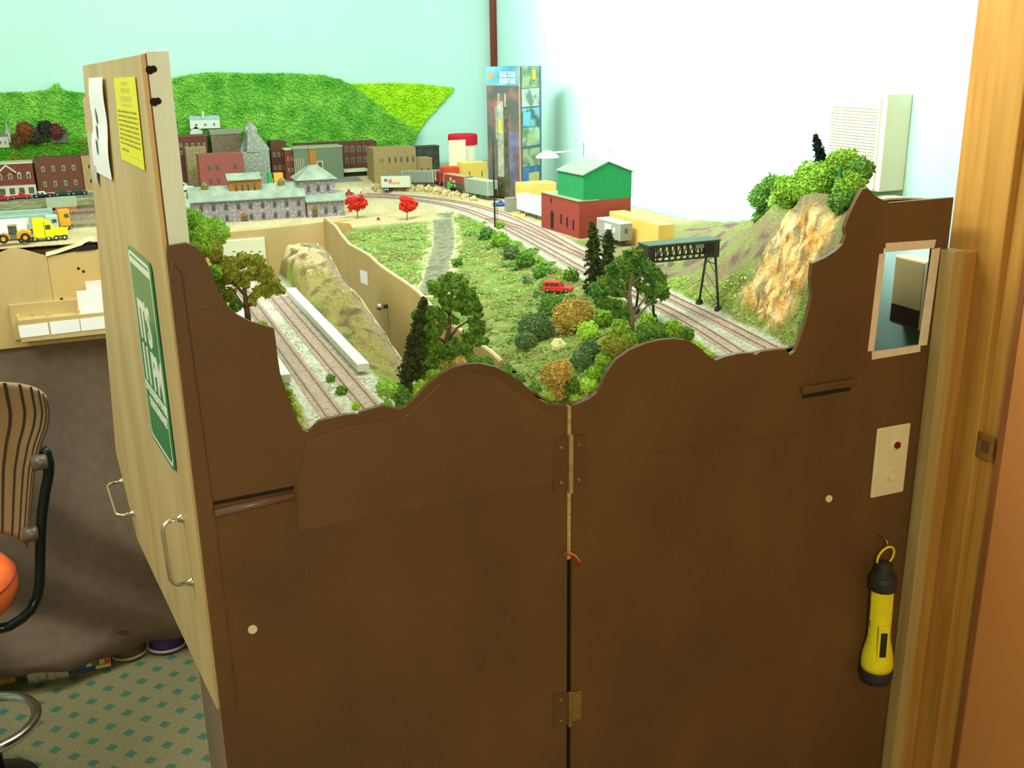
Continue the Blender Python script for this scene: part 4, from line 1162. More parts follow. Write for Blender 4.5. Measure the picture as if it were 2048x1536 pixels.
strew(3000, (.09, .2), (1.15, 1.7), lambda x, y: x > .1, F_bright, 'green turf on the bank left of the straight tracks', .0015, 306, zL)

# ------------------------------------------------------------------ backdrop hills (turf-covered relief standing against the back wall)


def hill_relief(name, label, outline, y, m, seed, thick=.016, n=9000, size=.0034, y_front=None):
    pts = [P(a, b, 1, y) for a, b in outline]; poly = [(p.x, p.z) for p in pts]
    t = MB(); t.prism([Vector((p.x, y, p.z)) for p in pts], (0, thick, 0))
    R = rng(seed); x0 = min(p[0] for p in poly); x1 = max(p[0] for p in poly); z0 = min(p[1] for p in poly); z1 = max(p[1] for p in poly)
    c = []
    while len(c) < n:
        x, z = R.uniform(x0, x1), R.uniform(z0, z1)
        if in_poly(x, z, poly): c.append((x, y - .0015 + .003 * noise.noise(Vector((x * 40, z * 40, seed))), z))
    t.crumbs(c, size, seed)
    per = []
    for i in range(len(poly)):
        a, b = poly[i], poly[(i + 1) % len(poly)]
        for u in np.arange(0, 1, .004 / max(.004, math.hypot(b[0] - a[0], b[1] - a[1]))): per.append((a[0] + (b[0] - a[0]) * u, y + R.uniform(0, thick), a[1] + (b[1] - a[1]) * u))
    t.crumbs(per, size, seed + 1)
    return tag(t.build(name, m), label, 'backdrop hill')


F_hill = mat('hill_turf', srgb(76, 158, 56), srgb(128, 192, 78), 16, .95, detail=6, lo=.34, hi=.66, spec=.05)
F_lhill = mat('lime_hill_turf', srgb(138, 204, 30), srgb(172, 222, 50), 30, .95, detail=5, spec=.05)
F_ledge = mat('ledge_turf', srgb(72, 146, 38), srgb(130, 112, 46), 9, .95, detail=4, lo=.52, hi=.74, spec=.05)
hill_relief('backdrop_hill', 'long bright green hill against the back wall, behind the model town', [(-80, 192), (0, 187), (30, 185), (60, 186), (95, 181), (105, 176), (108, 169), (116, 169), (124, 179), (140, 184), (165, 187), (230, 182), (320, 166), (345, 158), (380, 150), (430, 146), (480, 147), (520, 148), (570, 147), (610, 149), (650, 152), (680, 160), (705, 172), (730, 190), (755, 210), (780, 229), (810, 248), (838, 262), (832, 276), (822, 292), (700, 330), (300, 360), (-80, 345)], WB - .026, F_hill, 3, n=16000)
hill_relief('backdrop_hill', 'lime green hill with a pointed right end against the back wall', [(640, 166), (690, 169), (730, 168), (790, 167), (840, 169), (868, 172), (890, 174), (908, 176), (898, 190), (886, 204), (868, 222), (852, 240), (838, 262), (780, 300), (640, 300)], WB - .008, F_lhill, 4, thick=.006, n=4500)
hill_relief('green_ledge', 'darker green ledge carrying the tiny church village', [(-80, 294), (0, 290), (60, 288), (130, 284), (150, 279), (175, 276), (240, 276), (330, 276), (345, 272), (380, 262), (420, 256), (480, 262), (560, 285), (560, 350), (-80, 380)], WB - .050, F_ledge, 5, thick=.018, n=7000, size=.003)

# ------------------------------------------------------------------ model buildings
M_pane = mat('dark_window_pane', (.04, .055, .05), (.09, .12, .10), 200, .3)
M_trimw = colmat(190, 196, 170)


def brick(r, g, b): return mat('brick_%d_%d_%d' % (r, g, b), srgb(r, g, b), srgb(int(r * .82), int(g * .8), int(b * .8)), 300, .85, .2, 600, lo=.4, hi=.6)


def ston(r, g, b): return mat('stone_%d_%d_%d' % (r, g, b), srgb(r, g, b), srgb(min(255, r + 34), min(255, g + 34), min(255, b + 32)), 160, .85, .3, 400, lo=.5, hi=.62)


def win_mb(w, h, arch=False):
    f = MB(); t = w * .22
    f.box(-w / 2 - t, w / 2 + t, -.0008, 0, -t, h + t)
    if arch: f.prism([(-w / 2 - t, 0, h + t), (w / 2 + t, 0, h + t), (w / 4, 0, h + t + w * .45), (-w / 4, 0, h + t + w * .45)], (0, -.0008, 0))
    return f


WCACHE = {}


def window(parent, x, z, w, h, side, D, W, mf, arch=False, door=False, plain=False):
    """a window of its own frame and pane on one face of the body"""
    key = (round(w, 4), round(h, 4), mf.name, arch, door, plain)
    nm = 'door' if door else 'window'
    if key in WCACHE: me1, me2 = WCACHE[key]
    else:
        o = win_mb(w, h, arch).build(nm, mf, parent, world=False)
        q = MB(); q.box(-w / 2, w / 2, -.0012, -.0006, 0, h)
        if not (door or plain): q.box(-w / 2, w / 2, -.0016, -.0011, h * .47, h * .53)
        p = q.build('pane', M_pane, o, world=False); WCACHE[key] = (o.data, p.data)
        me1, me2 = o.data, p.data; bpy.data.objects.remove(p); bpy.data.objects.remove(o)
    o = bpy.data.objects.new(nm, me1); scn.collection.objects.link(o); o.parent = parent
    o.location, o.rotation_euler = {'F': ((x, -D / 2, z), (0, 0, 0)), 'L': ((-W / 2, x, z), (0, 0, -math.pi / 2)), 'R': ((W / 2, x, z), (0, 0, math.pi / 2))}[side]
    p = bpy.data.objects.new('pane', me2); scn.collection.objects.link(p); p.parent = o
    return o


def building(label, x0, x1, y, D, z0, z1, m, roof='flat', mr=None, rise=.015, rot=0, wins=(), mf=None, trim=None, name='model_building', cat='model building', over=.002):
    W = x1 - x0; H = z1 - z0
    t = thing(name, label, cat, ((x0 + x1) / 2, y + D / 2, z0), rot)
    MB().box(-W / 2, W / 2, -D / 2, D / 2, -.004, H).build('walls', m, t, world=False)
    mr = mr or m; plainw = any('p' in q_[5:] for q_ in wins); mf = mf or (m if plainw else M_trimw); o = over; r = MB()
    if roof == 'flat':
        if trim: MB().box(-W / 2 - .0015, W / 2 + .0015, -D / 2 - .0015, D / 2, H - .003, H + .0015).build('cornice', trim, t, world=False)
        else: r.box(-W / 2, W / 2, -D / 2, D / 2, H, H + .001); r.build('roof', mr, t, world=False)
    elif roof == 'gable':
        r.prism([(-W / 2 - o, -D / 2 - o, H - .001), (-W / 2 - o, 0, H + rise), (-W / 2 - o, D / 2 + o, H - .001), (-W / 2 - o, D / 2 + o, H + .001), (-W / 2 - o, 0, H + rise + .002), (-W / 2 - o, -D / 2 - o, H + .001)], (W + 2 * o, 0, 0)); r.build('roof', mr, t, world=False)
        MB().prism([(-W / 2, -D / 2, H), (-W / 2, 0, H + rise), (-W / 2, D / 2, H)], (W, 0, 0)).build('gable', m, t, world=False)
    elif roof == 'gabley':
        r.prism([(-W / 2 - o, -D / 2 - o, H - .001), (0, -D / 2 - o, H + rise), (W / 2 + o, -D / 2 - o, H - .001), (W / 2 + o, -D / 2 - o, H + .001), (0, -D / 2 - o, H + rise + .002), (-W / 2 - o, -D / 2 - o, H + .001)], (0, D + 2 * o, 0)); r.build('roof', mr, t, world=False)
        MB().prism([(-W / 2, -D / 2, H), (0, -D / 2, H + rise), (W / 2, -D / 2, H)], (0, D, 0)).build('gable', m, t, world=False)
    elif roof == 'hip':
        a, b = W / 2 + o, D / 2 + o; k = .16
        r.add([(-a, -b, H), (a, -b, H), (a, b, H), (-a, b, H), (-a * k, -b * k, H + rise), (a * k, -b * k, H + rise), (a * k, b * k, H + rise), (-a * k, b * k, H + rise)], [[3, 2, 1, 0], [4, 5, 6, 7], [0, 1, 5, 4], [1, 2, 6, 5], [2, 3, 7, 6], [3, 0, 4, 7]]); r.build('roof', mr, t, world=False)
    for (side, xs, zs, w, h, *fl) in wins:
        for xx in xs:
            for zz in zs: window(t, (xx - .5) * (W if side == 'F' else D), zz * H, w, h, side, D, W, mf, 'a' in fl, 'd' in fl, 'p' in fl)
    return t


def fac(label, px0, px1, ptop, y, D, m, **k):
    a = P(px0, ptop, 1, y); b = P(px1, ptop, 1, y); g = float(zt_town(0, y))
    return building(label, a.x, b.x, y, D, g, (a.z + b.z) / 2, m, **k)


L4 = [.14, .38, .62, .86]
B_red = brick(120, 62, 50); B_brn = brick(108, 68, 50); B_dk = brick(100, 60, 50); B_rose = brick(150, 84, 76)
t = fac('red brick corner shop with white arched windows and gable, far left', -14, 64, 326, 3.275, .07, B_red, trim=M_trimw, wins=[('F', [.12, .38, .62, .86], [.52], .007, .012, 'a')])
W_ = P(64, 326, 1, 3.275).x - P(-14, 326, 1, 3.275).x; H_ = t.children[0].dimensions.z
MB().box(-W_ / 2 - .001, W_ / 2 + .001, -.0405, -.035, .0, .027).build('shop_front', M_trimw, t, world=False)
for k in range(4): MB().box(-W_ / 2 + .006 + k * W_ / 4, -W_ / 2 + .006 + k * W_ / 4 + W_ / 4 - .011, -.0412, -.0404, .003, .020).build('shop_window', M_pane, t, world=False)
MB().prism([(-W_ * .42, -.0375, .062), (-W_ * .2, -.0375, .083), (W_ * .04, -.0375, .062)], (0, .006, 0)).build('front_gable', B_red, t, world=False)
for s_ in (-1, 1): MB().prism([(-W_ * .19, -.038, .087), (-W_ * .19, -.038, .081), (-W_ * .19 + s_ * W_ * .24, -.038, .060), (-W_ * .19 + s_ * W_ * .24, -.038, .066)], (0, -.0015, 0)).build('gable_board', M_trimw, t, world=False)
fac('long brown brick building with two rows of pale windows, left of the tall panel', 67, 161, 315, 3.285, .06, B_brn, wins=[('F', [.16, .38, .60, .82], [.18, .62], .0055, .0125)])
fac('narrow tan building half hidden by the far edge of the tall panel', 161, 205, 308, 3.28, .06, brick(178, 150, 98), trim=brick(120, 86, 62), wins=[('F', [.3, .7], [.2, .6], .007, .013)])
fac('dark red brick apartment house with a row of pale windows, right of the tall panel', 346, 413, 272, 3.31, .05, B_dk, trim=brick(122, 80, 72), wins=[('F', [.2, .38, .56, .74, .9], [.62, .78], .0045, .0085)])
fac('olive tan annex in front of the dark red apartment house', 371, 412, 296, 3.245, .05, brick(150, 142, 96), wins=[('F', [.55], [.35], .004, .016, 'p')], mr=brick(170, 150, 100))
fac('weathered brown building with a long grey eave above the rose-red block', 421, 482, 268, 3.315, .05, brick(118, 108, 90), roof='gable', mr=brick(140, 140, 122), rise=.012, wins=[('F', [.15, .32, .5, .68, .85], [.18], .006, .010)])
# grey elevator with its tall tower
el = fac('grey timber grain elevator with a tall peaked tower', 481, 538, 300, 3.26, .05, ston(128, 140, 130), roof='flat', mr=ston(140, 150, 140), wins=[('F', [.35, .62, .88], [.1], .009, .016)], name='grain_elevator')
a, b = P(481, 290, 1, 3.26), P(538, 290, 1, 3.26); g = el.location.z; cx = el.location.x; pk = P(504, 244, 1, 3.26)
zz = lambda py: P(505, py, 1, 3.26).z - g; xx = lambda px: P(px, 290, 1, 3.26).x - cx
M_el = ston(136, 148, 140)
MB().prism([(xx(481), -.026, zz(300)), (xx(497), -.026, zz(268)), (xx(518), -.026, zz(268)), (xx(538), -.026, zz(298)), (xx(538), -.026, zz(302)), (xx(481), -.026, zz(302))], (0, .03, 0)).build('side_roof', M_el, el, world=False)
MB().prism([(xx(493), -.028, zz(304)), (xx(493), -.028, zz(256)), (xx(505), -.028, zz(243)), (xx(516), -.028, zz(256)), (xx(517), -.028, zz(304))], (0, .03, 0)).build('tower', M_el, el, world=False)
MB().prism([(xx(485), -.029, zz(300)), (xx(493), -.029, zz(300)), (xx(497), -.029, zz(262)), (xx(494), -.029, zz(262))], (0, .004, 0)).build('slate_side', colmat(92, 104, 108), el, world=False)
fac('rose-red plain block with dark windows behind the long factory roof', 396, 486, 309, 3.14, .06, B_rose, mr=brick(160, 90, 70), wins=[('F', [.22, .40, .80], [.62], .008, .012, 'p'), ('F', [.22, .40], [.27], .008, .012, 'p')])
fac('narrow dark brick house right of the grey elevator', 540, 571, 283, 3.30, .05, brick(92, 62, 44), wins=[('F', [.2, .5, .8], [.25, .6], .005, .010)])
fac('small red brick house with white bands left of the green hall', 569, 588, 298, 3.25, .04, B_red, trim=M_trimw, wins=[('F', [.3, .7], [.3, .65], .0035, .008)])
t = fac('grey-green hall with white columns down its side', 586, 684, 294, 3.235, .07, colmat(98, 116, 92), trim=colmat(150, 160, 132), wins=[('F', [.52], [.25], .013, .030, 'p')], mf=M_trimw, name='columned_hall')
W_ = P(684, 294, 1, 3.235).x - P(586, 294, 1, 3.235).x
MB().box(-W_ / 2 - .001, -W_ / 2 + W_ * .19, -.037, -.0352, 0, .068).build('portico', colmat(84, 84, 66), t, world=False)
for k in range(6): MB().lathe([(.0012, 0), (.0012, .068)], 8, Matrix.Translation((-W_ / 2 + .001 + k * W_ * .036, -.0385, 0))).build('column', M_trimw, t, world=False)
fac('long dark brick mill with paired windows behind the grey-green hall', 668, 752, 284, 3.32, .05, brick(98, 58, 46), wins=[('F', [.28, .42, .58, .72, .9], [.34, .70], .008, .015)], mf=brick(140, 130, 104))
fac('low dark brick wing peeping over the grey-green hall', 590, 668, 287, 3.335, .04, brick(98, 60, 46), wins=[('F', [.2, .5, .8], [.6], .006, .010)])
fac('sandy tan factory with a row of five small dark windows', 746, 831, 296, 3.13, .08, brick(158, 140, 92), wins=[('F', [.16, .22], [.62], .0018, .010, 'p'), ('F', [.37, .51, .65, .79, .93], [.60], .0050, .0150, 'p')], mf=brick(140, 120, 78))
fac('low sandy annex beside the tan factory', 831, 864, 317, 3.14, .06, brick(160, 142, 94), wins=[('F', [.35, .75], [.45], .004, .007, 'p')], mf=brick(140, 120, 78))
fac('dark open shed with a black interior left of the white tub', 830, 878, 293, 3.30, .04, mat('dark_shed', (.02, .03, .025), (.05, .07, .055), 60, .8), mr=colmat(66, 74, 56), roof='flat', trim=colmat(58, 66, 46))
# loading canopy below the mill
a, b = P(686, 343, 1, 3.27), P(734, 343, 1, 3.27)
cn = thing('loading_canopy', 'long whitish loading canopy with a dark underside at the foot of the dark brick mill', 'canopy', ((a.x + b.x) / 2, 3.27, 1.182))
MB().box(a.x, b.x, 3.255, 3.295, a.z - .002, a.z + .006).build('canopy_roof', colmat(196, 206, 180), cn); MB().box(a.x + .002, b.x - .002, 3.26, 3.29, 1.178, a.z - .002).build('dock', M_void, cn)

# white tub with red lid, yellow box, red container behind the tracks
c = P(926, 300, 1, 3.22); g = float(zt_town(0, 3.22)); top_ = P(926, 268, 1, 3.22).z
tb = thing('plastic_tub', 'white tub with a thick red lid standing near the corner', 'tub', (c.x, 3.22, g)); r_ = (P(955, 300, 1, 3.22).x - P(897, 300, 1, 3.22).x) / 2 * .93
MB().lathe([(r_ * .88, 0), (r_ * .98, (top_ - g) * .72), (r_ * .98, (top_ - g) * .74)], 32, Matrix.Translation((c.x, 3.22, g))).build('body', colmat(232, 236, 214, 40, .97), tb, smooth=False)
MB().lathe([(r_ * 1.03, (top_ - g) * .73), (r_ * 1.03, (top_ - g) * .96), (r_ * .98, top_ - g), (r_ * .5, top_ - g - .001)], 32, Matrix.Translation((c.x, 3.22, g))).build('lid', colmat(190, 26, 48, 35, .95), tb, smooth=False)
a, b = P(897, 281, 1, 3.16), P(931, 281, 1, 3.16)
tag(MB().box(a.x, b.x, 3.16, 3.163, 1.172, a.z).build('cream_panel', colmat(226, 228, 196, 60, .97)), 'cream upright panel in front of the white tub', 'panel')
fac('plain yellow block with two thin slots next to the tall picture box', 925, 974, 326, 3.00, .05, colmat(216, 196, 98, 70, .95), wins=[('F', [.27, .78], [.45], .0022, .018, 'p')], mf=colmat(190, 166, 76))
fac('plain red block left of the yellow slotted block', 889, 926, 336, 3.03, .05, colmat(204, 72, 44, 60, .92))
# tall picture box of a model kit
C0 = P(1043, 397, 2, 1.15); u_ = Vector((-.516, .858, 0)); v_ = Vector((.858, .516, 0)); bw, bd = .120, .102
zt0 = P(1043, 133, 1, C0.y).z; hgt = zt0 - C0.z
kb = thing('picture_box', 'tall upright cardboard box with dark printed artwork in the far corner', 'box', C0)
Cb = Vector((C0.x, C0.y, C0.z))
MB().prism([Cb, Cb + v_ * bd, Cb + v_ * bd + u_ * bw, Cb + u_ * bw], (0, 0, hgt)).build('carton', colmat(74, 108, 122, 45), kb, bevel=.0006)
nF = Vector((-.858, -.516, 0)); nS = Vector((.516, -.858, 0))


def face(U, V, n, p, q0, q1, v0, v1, off): return [p + U * q0 + Vector((0, 0, v0)) + n * off, p + U * q1 + Vector((0, 0, v0)) + n * off, p + U * q1 + Vector((0, 0, v1)) + n * off, p + U * q0 + Vector((0, 0, v1)) + n * off]


def panel(nm, q0, q1, v0, v1, m, sd=0, off=.0006):
    U, n, L = (u_, nF, bw) if sd == 0 else (v_, nS, bd)
    MB().prism(face(U, None, n, Cb, q0 * L, q1 * L, v0 * hgt, v1 * hgt, off), n * .0003).build(nm, m, kb)


panel('night_artwork', .02, .98, 0, .86, mat('night_art', (.06, .085, .075), (.26, .11, .08), 20, .4, detail=4, lo=.44, hi=.74))
panel('blue_haze', .03, .34, .12, .52, mat('blue_haze_print', (.08, .08, .10), (.15, .15, .32), 22, .4, lo=.4, hi=.7), off=.0010)
panel('title_band', .0, 1, .86, 1, mat('teal_band', srgb(50, 118, 140), srgb(96, 160, 165), 14, .4))
panel('orange_edge', -.0, .035, 0, 1, colmat(226, 128, 74, 50), off=.0012)
M_sil = mat('printed_silo', srgb(150, 162, 146), srgb(120, 132, 118), 60, .4)
panel('printed_silo', .50, .68, .16, .74, M_sil, off=.0014)
panel('printed_silo_base', .36, .48, .02, .70, mat('printed_tower', srgb(84, 92, 70), srgb(52, 58, 44), 80, .4), off=.0014)
panel('printed_silo_base', .40, .70, .0, .17, mat('printed_frame', srgb(50, 56, 40), srgb(90, 84, 56), 120, .4), off=.0013)
panel('printed_chute', .69, .73, .45, .70, M_sil, off=.0014); panel('printed_top', .60, .66, .74, .80, M_sil, off=.0014); panel('printed_top', .42, .46, .70, .80, M_sil, off=.0014)
panel('yellow_mark', .55, .64, .50, .60, colmat(196, 190, 40), off=.0018)
for tx, vz in (('BLUE STAR', .925), ('READY MIX', .875)):
    o_ = Cb + u_ * bw * .36 + Vector((0, 0, hgt * vz)) + nF * .0012
    M = frame(o_, -u_, (0, 0, 1)) @ Matrix.Diagonal((.80, 1.6, 1, 1))
    MB().add(*text_mesh(tx, .0126, M, .0002, space=1.12, off=.004)).build('title', M_wht, kb)
panel('emblem', .80, .92, .90, .965, mat('emblem_print', srgb(190, 140, 90), srgb(120, 100, 80), 200, .5), off=.0010)
ph = [(.84, 1.0, (92, 116, 96), (150, 162, 120)), (.70, .835, (110, 124, 110), (190, 210, 196)), (.545, .69, (60, 92, 70), (120, 170, 190)), (.40, .54, (96, 120, 90), (160, 186, 160)), (.24, .38, (150, 160, 120), (70, 100, 110)), (.06, .235, (36, 84, 150), (60, 110, 160))]
for i, (v0, v1, c1, c2) in enumerate(ph):
    panel('printed_photograph', .06, .90, v0, v1, mat('photo_print_%d' % i, srgb(*c1), srgb(*c2), 34, .35, detail=3, lo=.4, hi=.6), 1)
panel('printed_inset', .10, .45, .56, .66, colmat(110, 180, 210), 1, .001); panel('printed_inset', .55, .72, .90, .97, colmat(206, 196, 60), 1, .001); panel('printed_inset', .30, .65, .42, .49, colmat(160, 172, 130), 1, .001)
panel('printed_inset', .35, .85, .12, .19, colmat(176, 170, 110), 1, .001)

# pale shallow dish in front of the box
dp = P(1092, 306, 1, 2.55)
dh = thing('lamp_shade', 'white shallow cone shade against the right-hand wall by the picture box', 'shade', dp - Vector((0, 0, .012)))
MB().lathe([(.032, 0), (.030, .004), (.012, .016), (.003, .019)], 24, Matrix.Translation(dp - Vector((-.004, 0, .012)))).build('shade', M_paper, dh, smooth=True)
MB().tube([dp + Vector((.01, 0, 0)), Vector((WX + .001, dp.y, dp.z + .004))], .002, 6).build('stem', M_paper, dh, smooth=True)

# stone factory
fo = P(388, 452, 2, 1.14); f1 = P(613, 437, 2, 1.14); rot = math.atan2(f1.y - fo.y, f1.x - fo.x); Lw = (f1 - fo).length
M_st = ston(132, 128, 136); M_rf = mat('grey_green_roof', srgb(124, 142, 128), srgb(150, 168, 150), 30, .75); M_gold = brick(158, 112, 42)
ft = thing('stone_factory', 'long grey stone factory with a green-grey roof, square tower and golden chimney', 'model building', fo, rot)
He = .060; Dw = .085
MB().box(0, Lw, 0, Dw, -.006, He).build('walls', M_st, ft, world=False)
MB().prism([(-.006, -.006, He - .002), (-.006, Dw / 2, He + .030), (-.006, Dw + .006, He - .002), (-.006, Dw + .006, He + .001), (-.006, Dw / 2, He + .033), (-.006, -.006, He + .001)], (Lw + .008, 0, 0)).build('roof', M_rf, ft, world=False)
MB().prism([(0, 0, He), (0, Dw / 2, He + .030), (0, Dw, He)], (Lw, 0, 0)).build('gable', M_st, ft, world=False)
tx0, tx1 = Lw - .010, Lw + .085
MB().box(tx0, tx1, .020, .105, -.006, .100).build('tower_walls', M_st, ft, world=False)
a, b, c_, d = tx0 - .008, tx1 + .008, .012, .113; mx_, my_ = (a + b) / 2, (c_ + d) / 2
MB().add([(a, c_, .098), (b, c_, .098), (b, d, .098), (a, d, .098), (mx_ - .010, my_ - .010, .133), (mx_ + .010, my_ - .010, .133), (mx_ + .010, my_ + .010, .133), (mx_ - .010, my_ + .010, .133)], [[3, 2, 1, 0], [4, 5, 6, 7], [0, 1, 5, 4], [1, 2, 6, 5], [2, 3, 7, 6], [3, 0, 4, 7]]).build('tower_roof', M_rf, ft, world=False)
ch = MB().box(mx_ - .009, mx_ + .009, my_ - .009, my_ + .009, .125, .174).build('chimney', M_gold, ft, world=False)
MB().box(mx_ - .010, mx_ + .010, my_ - .010, my_ + .010, .174, .177).build('chimney_cap', colmat(120, 130, 90), ch, world=False)
MB().box(Lw + .003, tx1 + .016, -.008, .030, -.006, .046).build('annex_walls', M_st, ft, world=False)
MB().prism([(Lw, -.015, .043), (Lw, .036, .062), (Lw, .036, .065), (Lw, -.015, .046)], (tx1 + .024 - Lw, 0, 0)).build('annex_roof', M_rf, ft, world=False)
cx0, cx1 = .098, .180
MB().box(cx0, cx1, .022, .060, .060, .108).build('roof_lantern', M_gold, ft, world=False)
MB().prism([(cx0 - .003, .018, .106), (cx0 - .003, .018, .109), (cx0 - .003, .062, .121), (cx0 - .003, .062, .118)], (cx1 - cx0 + .006, 0, 0)).build('lantern_roof', M_rf, ft, world=False)
for vx in (.038, .232):
    v_o = MB().box(vx - .012, vx + .012, .020, .040, .066, .086).build('ventilator', colmat(176, 184, 164), ft, world=False)
    MB().lathe([(.009, 0), (.009, .012), (.002, .020)], 12, Matrix.Translation((vx, .030, .086))).build('ventilator_cap', brick(120, 124, 66), v_o, world=False)
M_sf = ston(96, 92, 84)


def fwin(x, y, z, w, h, m=M_sf, door=False):
    o = win_mb(w, h, True).build('door' if door else 'window', m, ft, world=False); o.location = (x, y, z)
    q = MB(); q.box(-w / 2, w / 2, -.0012, -.0006, 0, h); q.build('pane', M_pane, o, world=False)


for k in range(9):
    x = .022 + k * (Lw - .04) / 8
    fwin(x, 0, .036, .0065, .012)
    if k != 3: fwin(x, 0, .008, .0065, .012)
fwin(.022 + 3.4 * (Lw - .04) / 8, 0, -.004, .014, .020, M_gold, True)
for k in range(3): fwin(tx0 + .024 + k * .026, .020, .068, .0065, .013)
fwin(Lw + .022, -.008, .002, .011, .022, M_gold, True)
for k in range(2): fwin(Lw + .052 + k * .024, -.008, .012, .0065, .014)
for k in range(4): fwin(cx0 + .018 + k * .0155, .022, .078, .0042, .018, M_gold)

# red and green warehouse by the right-hand wall
w0 = P(1158, 476, 2, 1.15); w1 = P(1083, 453, 2, 1.15)
rw = math.atan2(w1.y - w0.y, w1.x - w0.x) - math.pi / 2; Lr = (w1 - w0).length
wh = thing('warehouse', 'brick-red warehouse with a green gabled upper storey by the white wall', 'model building', w0, rw)
M_rb = colmat(148, 64, 52, 70, .93); M_gr = colmat(34, 140, 84, 60, .93); M_gr2 = mat('grey_shingle', srgb(112, 128, 118), srgb(128, 144, 132), 60, .8)
h_r = P(1158, 404, 1, w0.y).z - 1.15; wd = .135
MB().box(0, wd, 0, Lr, -.003, h_r).build('lower_storey', M_rb, wh, world=False)
MB().box(-.002, .05, -.001, Lr + .002, h_r, h_r + .0025).build('ledge_roof', colmat(150, 160, 120), wh, world=False)
gh = .058; gx0, gx1, gy0, gy1 = .012, wd + .002, .002, .125
MB().box(gx0, gx1, gy0, gy1, h_r, h_r + gh).build('upper_storey', M_gr, wh, world=False)
gm = (gx0 + gx1) / 2
MB().prism([(gx0, gy0, h_r + gh), (gm, gy0, h_r + gh + .024), (gx1, gy0, h_r + gh)], (0, gy1 - gy0, 0)).build('gable', M_gr, wh, world=False)
MB().prism([(gx0 - .004, gy0 - .003, h_r + gh - .001), (gm, gy0 - .003, h_r + gh + .025), (gx1 + .004, gy0 - .003, h_r + gh - .001), (gx1 + .004, gy0 - .003, h_r + gh + .001), (gm, gy0 - .003, h_r + gh + .0275), (gx0 - .004, gy0 - .003, h_r + gh + .001)], (0, gy1 - gy0 + .006, 0)).build('roof', M_gr2, wh, world=False)
MB().lathe([(.0012, 0), (.0012, .040)], 8, Matrix.Translation((gm, gy1 - .01, h_r + gh + .020))).build('flagpole', colmat(90, 150, 130), wh, world=False)
for k, (yy, zz_, w_, h_) in enumerate([(Lr * .70, .004, .014, .034), (Lr * .46, .020, .006, .020), (Lr * .30, .017, .006, .020), (Lr * .14, .014, .006, .020), (Lr * .73, .062, .006, .012)]):
    o = MB().box(0, .0006, -w_ / 2, w_ / 2, 0, h_)
    if k < 4: o.lathe([(w_ / 2, 0), (w_ / 2, .0006)], 14, Matrix.Translation((0, 0, h_)) @ Matrix.Rotation(math.pi / 2, 4, 'Y'))
    ob = o.build('doorway' if k == 0 else 'window', M_void, wh, world=False); ob.location = (-.0007, yy, zz_)
# yellow carton behind, small yellow carton behind white trailer
y0_ = P(1315, 505, 2, 1.15); M_yb = mat('yellow_board', srgb(214, 176, 86), srgb(226, 192, 104), 12, .7)
yt = P(1315, 450, 1, y0_.y).z
xb = P(1349, 470, 1, y0_.y).x; yb1 = w0.y + min(0, math.sin(rw) * .14) - .012
tag(MB().box(y0_.x, xb, y0_.y, yb1, 1.1485, yt).build('yellow_carton', M_yb, bevel=.0015), 'long plain yellow-orange block against the white wall behind the silver trailer', 'block')
c0 = P(1048, 400, 1, 2.50); c1 = P(1092, 366, 1, 2.50)
tag(MB().box(c0.x, c1.x + .03, 2.50, 2.56, 1.1485, c1.z).build('yellow_carton', M_yb, bevel=.001), 'smaller yellow-orange block behind the white trailer and the red warehouse', 'block')

# ------------------------------------------------------------------ vehicles
M_tyre = mat('tyre', (.02, .02, .02), None, rough=.8); M_hub = colmat(190, 196, 186)


def wheel(par, x, y, r=.0055, w=.003, hub=None):
    M = Matrix.Translation((x, y, r)) @ Matrix.Rotation(math.pi / 2, 4, 'X')
    o = MB().lathe([(r * .8, -w / 2), (r, -w * .35), (r, w * .35), (r * .8, w / 2)], 14, M).build('wheel', M_tyre, par, world=False)
    s_ = -1 if y < 0 else 1
    M = Matrix.Translation((x, y + s_ * w * .4, r)) @ Matrix.Rotation(math.pi / 2, 4, 'X')
    MB().lathe([(r * .55, -w * .2), (r * .45, w * .2)], 12, M).build('hub', hub or M_hub, o, world=False)


